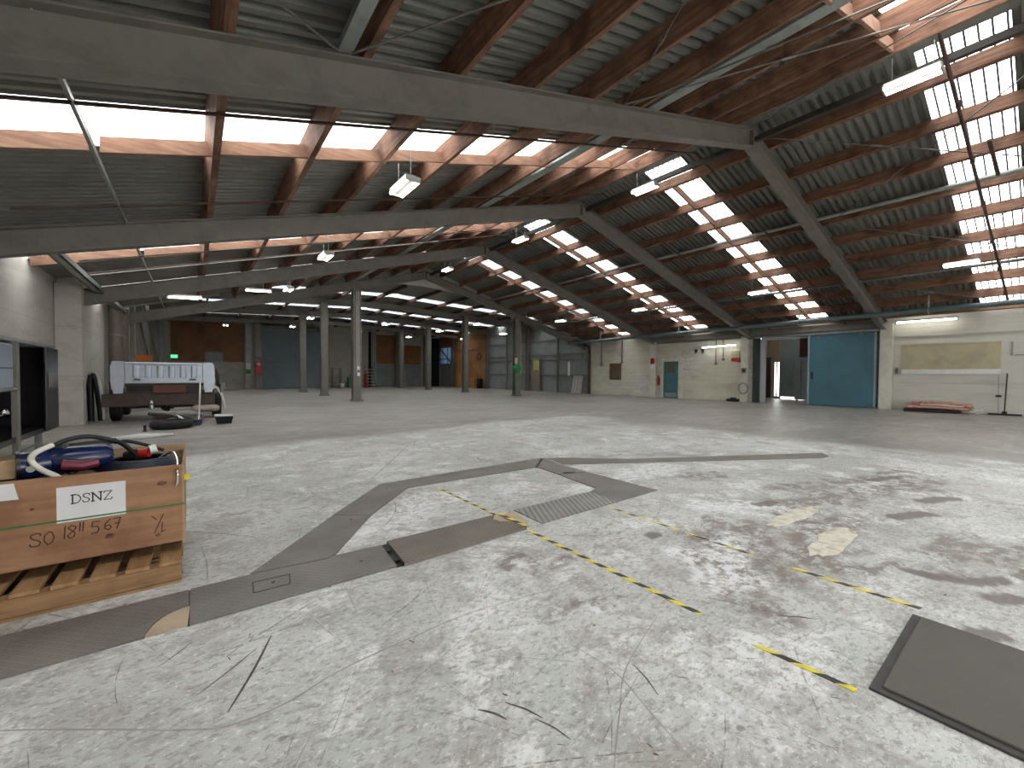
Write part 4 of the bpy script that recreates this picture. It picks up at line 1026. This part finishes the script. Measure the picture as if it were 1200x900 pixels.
part(MB().box(X0,X0+.012,Y0+.014,Y1-.014,CZ0,CZ1),'side_panel',M['crate_in'],t)
part(MB().box(X0+.012,X1-.012,Y0+.014,Y1-.014,CZ0,CZ0+.02),'base_panel',M['crate_in'],t)
part(MB().box(X1-.05,X1-.012,Y0+.014,Y0+.05,CZ0+.02,CZ1-.03).box(X1-.05,X1-.012,Y1-.06,Y1-.014,CZ0+.02,CZ1-.02),'corner_batten',M['crate_in'],t)
part(MB().box(X0,X1+.003,Y0-.003,Y0,.515,.525).box(X1,X1+.003,Y0,Y1,.512,.522),'green_strap',M['green_strap'],t,label='green packing strap')
lp=part(MB().box(-.722,-.387,Y0-.0025,Y0-.0005,.505,.740),'address_label',M['paper'],t,label='white paper label reading DSNZ')
part(MB().add([(-1.1,Y0-.0025,.70),(-.885,Y0-.0025,.695),(-.905,Y0-.0025,.80),(-1.1,Y0-.0025,.80)],[(0,1,2,3)]),'torn_label',M['paper'],t,label='torn blank paper label')
part(MB().add([(X0,Y0+.03,.80),(-.78,Y0+.22,.80),(-.80,Y0+.26,.93),(X0,Y0+.05,.88)],[(0,1,2,3),(3,2,1,0)]).box(X0,X0+.01,Y0+.03,Y0+.05,.8,.85),'cardboard_flap',M['crate_in'],t,label='pale cardboard flap')
def text(body,size,loc,mat,parent,name,shear=0,font_off=0,rotz=0,squash=1):
    cu=bpy.data.curves.new(name,'FONT'); cu.body=body; cu.size=size; cu.extrude=.0006; cu.offset=font_off; cu.shear=shear; cu.align_x='LEFT'
    tmp=bpy.data.objects.new('tmp_text',cu); COL.objects.link(tmp)
    dg=bpy.context.evaluated_depsgraph_get(); me=bpy.data.meshes.new_from_object(tmp.evaluated_get(dg)); bpy.data.objects.remove(tmp)
    Mx=Matrix.Translation(Vector(loc)-parent_origin(parent))@Matrix.Rotation(math.pi/2,4,'X')@Matrix.Rotation(rotz,4,'Z')@Matrix.Diagonal((squash,1,1,1))
    me.transform(Mx); me.materials.clear(); me.materials.append(mat); me.name=name
    o=bpy.data.objects.new(name,me); COL.objects.link(o); o.parent=parent; return o
# serif lettering built from strokes on the label: D S N Z
def strokes(parent,name,mat,y,polys,w):
    m=MB()
    for pl in polys:
        ww=w
        if isinstance(pl,tuple): pl,ww=pl
        for i in range(len(pl)-1):
            a,c=Vector((pl[i][0],y,pl[i][1])),Vector((pl[i+1][0],y,pl[i+1][1])); d=(c-a).normalized()*ww*.3
            m.bar(a-d,c+d,ww,.001,up=(0,1,0))
    return part(m,name,mat,parent)
def glyphs(s_,x,z,h,tilt=0):
    D={'D':([((.12,0),(.12,1)),((0,0),(.35,0)),((0,1),(.35,1)),((.35,1),(.6,.9),(.75,.65),(.78,.5),(.75,.35),(.6,.1),(.35,0))],.92),
     'S':([((.6,.78),(.55,.95),(.35,1.0),(.12,.92),(.06,.75),(.18,.58),(.45,.45),(.58,.28),(.5,.07),(.3,0),(.08,.05),(.02,.24))],.74),
     'N':([((.12,0),(.12,1)),((0,1),(.15,1)),((.12,1),(.8,0)),((.8,0),(.8,1)),((0,0),(.25,0)),((.65,1),(.92,1))],1.05),
     'Z':([((.02,.8),(.05,1),(.68,1),(.02,0),(.66,0),(.72,.22))],.8),
     '0':([((.3,1),(.05,.75),(.02,.35),(.2,0),(.45,.15),(.55,.55),(.45,.9),(.3,1))],.62),
     'O':([((.3,1),(.05,.75),(.02,.35),(.2,0),(.45,.15),(.55,.55),(.45,.9),(.3,1))],.66),
     '5':([((.55,1),(.12,1),(.08,.6),(.4,.6),(.52,.35),(.4,.05),(.05,.02))],.62),
     '1':([((.18,1),(.12,0))],.26),
     '8':([((.5,.85),(.25,1),(.08,.8),(.45,.4),(.4,.08),(.15,0),(.04,.2),(.5,.7),(.5,.85))],.6),
     '6':([((.45,1),(.1,.6),(.05,.2),(.3,0),(.5,.2),(.38,.45),(.1,.35))],.58),
     '7':([((.03,.95),(.55,1),(.28,0)),((.15,.5),(.52,.52))],.62),
     '/':([((.6,1.1),(.0,-.1))],.5),' ':([],.3)}
    out=[];cx=x
    for ch in s_:
        P,adv=D[ch]
        for pl in P: out.append([(cx+p[0]*h,z+p[1]*h+tilt*(cx+p[0]*h-x)) for p in pl])
        cx+=adv*h
    return out
gl=glyphs('DSNZ',-.655,.625,.058)
strokes(t,'label_lettering',M['ink'],Y0-.0035,[ (p,.0075 if len(p)<3 else .0055) for p in gl],.006)
strokes(t,'handwritten_number',M['marker'],Y0-.0012,glyphs('SO',-.845,.375,.085)+glyphs('18',-.70,.395,.085)+glyphs('11',-.625,.43,.06)+glyphs('5',-.565,.40,.08)+glyphs('67',-.50,.41,.075),.006)
strokes(t,'handwritten_number',M['marker'],Y0-.0012,[[(-.25,.46),(-.225,.43)],[(-.185,.46),(-.235,.33)],[(-.19,.40),(-.195,.33),(-.175,.345)]],.006)
# stains on crate are in its timber; contents -----------------------------------
t=thing('blue_pump','blue cylindrical pump motor lying in the crate','pump',(-.62,4.25,.70))
part(MB().tube([(-.80,4.24,.885),(-.785,4.24,.885),(-.53,4.32,.88),(-.50,4.33,.88)],[.075,.095,.095,.08],20),'motor_body',M['blue'],t)
part(MB().tube([(-.93,4.20,.87),(-.80,4.24,.88)],[.10,.09],18),'motor_end',M['blue'],t)
part(MB().tube([(-.945,4.195,.87),(-.925,4.2,.87)],.105,18),'flange',M['blackpaint'],t)
part(MB().cyl((-.86,4.11,.86),(-.86,4.15,.86),.022,12),'port',M['chrome'],t)
part(MB().box(-.84,-.72,4.22,4.34,.96,1.0),'terminal_box',M['blackpaint'],t,.01)
part(MB().tube([(-.70,4.035,.78),(-.69,4.03,.74)],.03,10),'hose_cuff',plain('pink_cuff',(190,130,140),.5),t,label='pink hose cuff')
part(MB().tube([(-.72,4.12,.87),(-.62,4.13,.85),(-.55,4.16,.86)],.035,10),'brand_badge',plain('maroon',(110,30,50),.4),t,label='maroon curved band')
def hose(name,pts,r_,mat,label,cat='hose',grp='hoses in the crate'):
    P=[Vector(p) for p in pts]; out=[]
    for i in range(len(P)-1):
        p0=P[max(i-1,0)];p1=P[i];p2=P[i+1];p3=P[min(i+2,len(P)-1)]
        for k in range(6):
            u=k/6; out.append(.5*((2*p1)+(-p0+p2)*u+(2*p0-5*p1+4*p2-p3)*u*u+(-p0+3*p1-3*p2+p3)*u**3))
    out.append(P[-1]); m=MB().tube(out,r_,10); return single(m,name,M[mat],label,cat,grp)
hose('hose',[(-.755,4.10,1.015),(-.83,4.06,.97),(-.845,4.06,.92),(-.80,4.05,.86),(-.72,4.03,.80),(-.69,4.03,.74)],.017,'cream','white hose end curling over the blue pump')
hose('hose',[(-.76,4.11,1.0),(-.70,4.15,1.035),(-.60,4.2,1.045),(-.48,4.25,1.0),(-.42,4.3,.95),(-.36,4.35,.86)],.016,'black','thick black hose arching over the blue pump')
hose('hose',[(-.50,4.5,.95),(-.42,4.5,.955),(-.30,4.5,.91),(-.2,4.5,.86)],.013,'black','thin black hose along the back of the crate')
m=MB()
for k in range(6):
    m.tube([(-.34+.24*math.cos(a)*(1-.05*k),4.32+.22*math.sin(a)*(1-.05*k),.775+.012*k) for a in [j*math.pi/12 for j in range(25)]],.011,8)
single(m,'cable_coil',plain('dark_blue_cable',(24,34,52),.35),'coil of dark blue cable at the right of the crate','cable coil')
hose('hose',[(-.22,4.3,.83),(-.14,4.25,.88),(-.105,4.12,.84),(-.10,3.97,.78),(-.10,3.955,.70),(-.108,3.955,.66)],.008,'chrome','silver cable hanging over the crate front')
t=thing('pipe_fitting','red and white plastic fitting among the crate hoses','fitting',(-.27,4.35,.85))
part(MB().cyl((-.335,4.36,.87),(-.28,4.33,.875),.035,14),'red_cap',M['red'],t); part(MB().cyl((-.28,4.33,.895),(-.24,4.34,.905),.034,14),'white_cap',M['white'],t)
part(MB().tube([(-.36,4.37,.865),(-.42,4.4,.85)],.04,12),'black_body',M['black'],t)
m=MB().box(-1.2,-.12,4.1,4.8,.40,.70)
for k in range(14):
    a=random.random()*6.3; cx,cy=random.uniform(-1.1,-.25),random.uniform(4.15,4.7)
    m.tube([(cx+.13*math.cos(a+j*.5),cy+.11*math.sin(a+j*.5),.72+.02*math.sin(j)) for j in range(10)],.016,6)
single(m,'hose_pile',M['black'],'dark heap of hoses filling the crate','hose',kind='stuff')
single(MB().box(-.062,-.03,4.16,4.19,.66,.70),'yellow_tag',M['yellow'],'small yellow tag on the crate side','tag')

# ------------------------------------------------------------------ service body at left
t=thing('service_canopy','open black-lined vehicle service canopy on stands at left edge','vehicle canopy',(-2.4,9.4,0))
part(MB().box(-3.0,-1.98,6.8,10.95,1.93,2.0),'roof_lid',M['grey'],t,.015)
part(MB().box(-3.0,-2.95,6.8,10.95,.55,1.93),'back_panel',M['blackpaint'],t)
part(MB().box(-2.95,-2.0,10.88,10.95,.55,1.93),'end_panel',M['blackpaint'],t)
part(MB().box(-2.95,-2.0,6.8,10.88,.5,.58),'floor_pan',M['blackpaint'],t)
part(MB().box(-2.04,-1.98,8.93,9.05,.0,1.93),'door_post',M['steel'],t)
d=part(MB().box(-1.98,-1.94,10.2,10.97,.52,1.92),'door',M['blackpaint'],t,.01)
part(MB().box(-1.935,-1.93,10.3,10.6,1.25,1.5),'latch_panel',M['steel'],d)
d=part(MB().box(-2.9,-2.0,6.85,8.88,1.25,1.9),'drawer_unit',worn('silver_blue_panel',(132,146,158),(104,116,126),.4,2,.3),t,.02)
part(MB().box(-2.0,-1.985,6.85,8.86,1.55,1.57),'drawer_joint',M['blackpaint'],d)
part(MB().tube([(-1.97,6.9,1.27),(-1.97,8.8,1.27)],.03,8),'handle_rail',M['chrome'],d)
part(MB().tube([(-2.6,9.45+.11*math.cos(a),1.68+.09*math.sin(a)) for a in [j*math.pi/8 for j in range(17)]],.022,6),'ring_fitting',M['grey'],t)
part(MB().lathe([(0,0),(.08,0),(.06,.07),(.02,.09),(0,.09)],(-2.3,9.7,.86),12).cyl((-2.3,9.5,.84),(-2.3,9.85,.84),.03),'valve_fitting',M['chrome'],t)
for (x,y) in ((-2.9,7.0),(-2.1,7.0),(-2.9,10.6),(-2.1,10.5)): part(MB().bar((x,y,0),(x,y,.5),.08,.08),'stand_leg',M['strut'],t)
for z in (.14,.3): part(MB().bar((-2.1,7.0,z),(-2.1,10.5,z),.03,.03),'cross_rail',M['strut'],t)
m=MB()
for k in range(5):
    m.tube([(-2.55+.32*math.cos(a),7.6+.4*math.sin(a)+.03*k,.75+.05*k) for a in [j*math.pi/8 for j in range(17)]],.05,8)
single(m,'cable_coil',M['black'],'black cable coil resting inside the service body, left edge','cable coil')
t=thing('hand_trolley','low black bar trolley beside the service body','trolley',(-1.6,8.6,0))
part(MB().tube([(-1.75,9.0,0),(-1.75,9.0,.30),(-1.72,9.05,.36),(-1.05,9.35,.38)],.03,8),'handle',M['strut'],t); part(MB().tube([(-1.72,9.05,.37),(-1.02,9.37,.39)],.045,10),'grip',M['black'],t); part(MB().box(-1.95,-1.6,8.75,9.15,0,.05),'foot',M['black'],t)

# leaning bumper
t=thing('leaning_bumper','curved black car bumper with silver edge leaning at the wall','bumper',(-2.3,18.3,0))
part(MB().tube([(-2.5,18.0,.02),(-2.51,18.0,.6),(-2.52,18.0,1.1),(-2.50,18.0,1.45)],[.07,.08,.08,.06],10),'inner_leg',M['black'],t)
arc_=[(-2.50,1.46),(-2.45,1.45),(-2.40,1.28),(-2.36,1.0),(-2.33,.7),(-2.31,.4),(-2.30,.02)]
part(MB().tube([(x,18.0,z) for x,z in arc_],[.06,.065,.07,.08,.08,.07,.06],10),'bumper_skin',M['black'],t)
part(MB().tube([(x+.085,17.9,z+.03) for x,z in arc_[1:]],[.02,.035,.045,.045,.04,.03],8),'silver_edge',M['white'],t)

# ------------------------------------------------------------------ pickup tub on chassis
UX0,UX1,UY=-1.93,.52,17.2
t=thing('pickup_tub','silver pickup tub without bumper on its chassis, seen from behind','vehicle',((UX0+UX1)/2,18.8,0))
tg=MB()
gx0,gx1=UX0+.28,UX1-.27
tg.box(gx0,gx1,UY,UY+.06,1.19,1.82)
for k in range(6):
    xx=gx0+.16+k*(gx1-gx0-.32-.16)/5
    tg.prism([(xx,UY),(xx+.045,UY-.06),(xx+.135,UY-.06),(xx+.18,UY)],1.36,1.74)
tg.box(gx0,gx1,UY-.06,UY,1.77,1.84).box(gx0,gx1,UY-.05,UY,1.19,1.33)
o=part(tg,'tailgate',M['ute_white'],t,.012)
part(MB().box(gx0+.18,gx0+.36,UY-.05,UY-.038,1.27,1.32).box(gx1-.36,gx1-.18,UY-.05,UY-.038,1.27,1.32),'latch_slot',M['black'],o)
for s_,x in ((-1,UX0),(1,UX1)):
    m=MB(); pr=[(0,1.86),(-s_*.26,1.86),(-s_*.26,1.17),(-s_*.22,.88),(-s_*.02,.88),(s_*.05,1.25),(s_*.05,1.7)]
    m.extr([(x+a,z) for a,z in pr],'y',UY-.02,UY+.12)
    m.extr([(x+a,z) for a,z in [(s_*.0,1.86),(-s_*.06,1.86),(-s_*.03,1.0),(s_*.05,1.0),(s_*.05,1.7)]],'y',UY+.1,UY+2.6)
    part(m,'side_panel',M['ute_white'],t,.02)
    part(MB().box(x-.02 if s_>0 else x-.05,x+.06 if s_>0 else x+.02,UY+.0,UY+.12,1.35,1.75),'tail_light',M['red'],t,.01)
part(MB().box(UX0+.05,UX1-.05,UY+.13,UY+2.5,1.1,1.17),'tub_floor',M['chassis'],t)
part(MB().box(UX0+.3,UX1-.3,UY+.2,UY+2.4,.9,1.1),'dark_backing',M['blackpaint'],t)  # black box put in as the dark band below the tailgate
part(MB().box(UX0+.02,UX1-.02,UY+2.5,UY+2.58,1.1,1.86),'front_board',M['ute_white'],t)
part(MB().box(UX0-.25,UX1+.05,UY+.05,UY+.25,.47,.86).box(UX0-.1,UX1-.2,UY+.1,UY+.3,.86,.92),'rear_crossbeam',M['chassis'],t,.02)
for x in (UX0+.45,UX1-.5): part(MB().box(x,x+.1,UY+.1,UY+3.6,.75,.92),'chassis_rail',M['chassis'],t)
part(MB().cyl((UX0+.2,UY+1.0,.42),(UX1-.2,UY+1.0,.42),.07,12).lathe([(0,-.2),(.16,-.14),(.2,0),(.16,.14),(0,.2)],(-.7,UY+1.0,.42),14,axis='y'),'rear_axle',M['chassis'],t)
part(MB().tube([(-.05,UY-.02,.34),(.05,UY,.35),(.60,UY+.08,.34),(.68,UY+.1,.34)],[.06,.12,.12,.07],14).cyl((-.6,UY,.33),(-.05,UY,.34),.03,8),'muffler',worn('muffler_steel',(168,154,142),(90,76,64),.5,6,.5,.3),t)
part(MB().cyl((-1.05,UY+.05,.50),(-1.05,UY+.05,.38),.07,12).lathe([(0,0),(.06,0),(.07,.08),(.04,.15),(0,.17)],(-1.05,UY+.04,.5),12),'tow_ball',M['chrome'],t)
part(MB().box(-1.0,-.2,UY-.02,UY+.05,.88,1.12),'dropped_bracket',worn('rust_red',(96,56,46),(70,50,40),.6,8,.7),t)
for k,(x,y) in enumerate(((UX0-.0,UY+.75),(UX1+.12,UY+.75),(UX0-.02,UY+3.2),(UX1+.02,UY+3.2))):
    w=part(MB().lathe([(.22,-.12),(.36,-.13),(.42,-.09),(.42,.09),(.36,.13),(.22,.12)],(x,y,.42),24,axis='x'),'wheel',M['tyre'],t)
    part(MB().lathe([(0,-.06),(.2,-.06),(.22,-.1),(.22,.1),(.2,.06),(0,.06)],(x,y,.42),20,axis='x'),'rim',M['grey'],w)
# right wheel arch and dangling looms
part(MB().tube([(UX1-.02,UY+.12,1.12),(UX1+.12,UY+.12,1.0),(UX1+.24,UY+.14,.8),(UX1+.31,UY+.16,.5),(UX1+.33,UY+.16,.25)],[.03,.035,.04,.035,.02],8),'arch_edge',M['cream'],t)
m=MB()
for k in range(4): m.tube([(UX1+.08,UY+.2+.05*k,1.7-.1*k),(UX1+.18,UY+.15,1.4-.1*k),(UX1+.10+.03*k,UY+.1,1.15),(UX1+.22,UY+.1,1.0-.05*k)],.014,6)
part(m,'wiring_loom',M['black'],t)
# things around the pickup
t=thing('spare_tyre','black tyre lying flat on the floor behind the pickup tub','tyre',(-.48,14.7,0))
part(MB().lathe([(.24,.0),(.40,.0),(.47,.06),(.47,.16),(.40,.22),(.24,.22),(.22,.11),(.24,0)],(-.48,14.7,0),28),'tyre',M['tyre'],t)
part(MB().lathe([(.0,.08),(.2,.08),(.24,.2),(.26,.2)],(-.48,14.7,0),24),'rim',M['steel'],t)
t=thing('trolley_jack','trolley jack with upright white handle beside the tyre','jack',(.0,15.2,0))
part(MB().prism([(-.35,15.05),(.05,15.0),(.2,15.1),(.2,15.3),(.05,15.4),(-.35,15.35)],.05,.16),'chassis',M['blue'],t,.01)
part(MB().tube([(-.25,15.2,.15),(-.45,15.25,.34)],[.07,.04],8).box(-.53,-.4,15.18,15.32,.33,.38),'lift_arm',M['chrome'],t)
for (x,y) in ((-.3,15.03),(-.3,15.37),(.12,15.0),(.12,15.38)): part(MB().cyl((x,y-.03,.06),(x,y+.03,.06),.06,14),'wheel',M['blackpaint'],t)
part(MB().tube([(.12,15.2,.12),(.16,15.2,1.25)],.022,10),'handle',M['white'],t)
part(MB().cyl((.1,15.2,.16),(.12,15.2,.3),.07,10),'pump',M['chrome'],t)
t=thing('black_tub','black plastic tub with white rim on the floor','tub',(.72,15.15,0))
m=MB(); 
vs=[(.55,15.05,0),(.90,15.05,0),(.90,15.35,0),(.55,15.35,0),(.50,15.0,.24),(.95,15.0,.24),(.95,15.4,.24),(.50,15.4,.24)]
m.add(vs,[(0,3,2,1),(0,1,5,4),(1,2,6,5),(2,3,7,6),(3,0,4,7)]); part(m,'tub_body',M['black'],t)
part(MB().tube([(.50,15.0,.25),(.95,15.0,.25),(.95,15.4,.25),(.50,15.4,.25),(.50,15.0,.25)],.022,8),'rim',M['white'],t)
part(MB().box(.53,.92,15.03,15.37,.19,.21),'contents',M['white'],t)
single(MB().tube([(-1.0,14.2,.0),(-1.0,14.2,.16)],.03,8).box(-1.05,-.95,14.15,14.25,.0,.02),'axle_stand',M['black'],'tiny black stand on the floor before the tyre','stand')
m=MB().tube([(-1.55,12.8,.02),(-1.0,12.6,.05),(-.4,12.9,.03)],[.03,.08,.02],8)
single(m,'plastic_sheet',M['white'],'crumpled white plastic sheet on the floor behind the crate','sheet')
m=MB()
for k in range(3): m.tube([(-.85-.1*k,16.0,.12+.1*k),(-.5,15.9,.25),(-.2+.1*k,16.1,.1)],.05,8)
single(m,'suspension_parts',M['chassis'],'rusty suspension parts lying under the pickup tub','car part')

# ------------------------------------------------------------------ light: overcast sky through the roof sheets
w=bpy.data.worlds.new('overcast_sky'); S.world=w; w.use_nodes=True
bg=w.node_tree.nodes['Background']; bg.inputs[0].default_value=(.98,.99,1.0,1); bg.inputs[1].default_value=7.5

# ------------------------------------------------------------------ camera
cam=bpy.data.cameras.new('camera'); co=bpy.data.objects.new('camera',cam); COL.objects.link(co); S.camera=co
cam.sensor_width=36; cam.lens=486.69/1200*36; cam.clip_start=.05; cam.clip_end=300
yaw,pitch,roll=.6545,-.0212,.0055
F=Vector((math.sin(yaw)*math.cos(pitch),math.cos(yaw)*math.cos(pitch),math.sin(pitch))); Rr=Vector((math.cos(yaw),-math.sin(yaw),0)); U=Rr.cross(F)
R2=Rr*math.cos(roll)+U*math.sin(roll); U2=-Rr*math.sin(roll)+U*math.cos(roll)
mx=Matrix((R2,U2,-F)).transposed().to_4x4(); mx.translation=Vector((0,0,1.5)); co.matrix_world=mx
S.view_settings.view_transform='Standard'; S.view_settings.look='None'; S.view_settings.gamma=1; S.view_settings.use_curve_mapping=False
S.view_settings.exposure=0.06
S.cycles.max_bounces=8; S.cycles.diffuse_bounces=5; S.cycles.glossy_bounces=3; S.cycles.transparent_max_bounces=12; S.cycles.sample_clamp_indirect=8
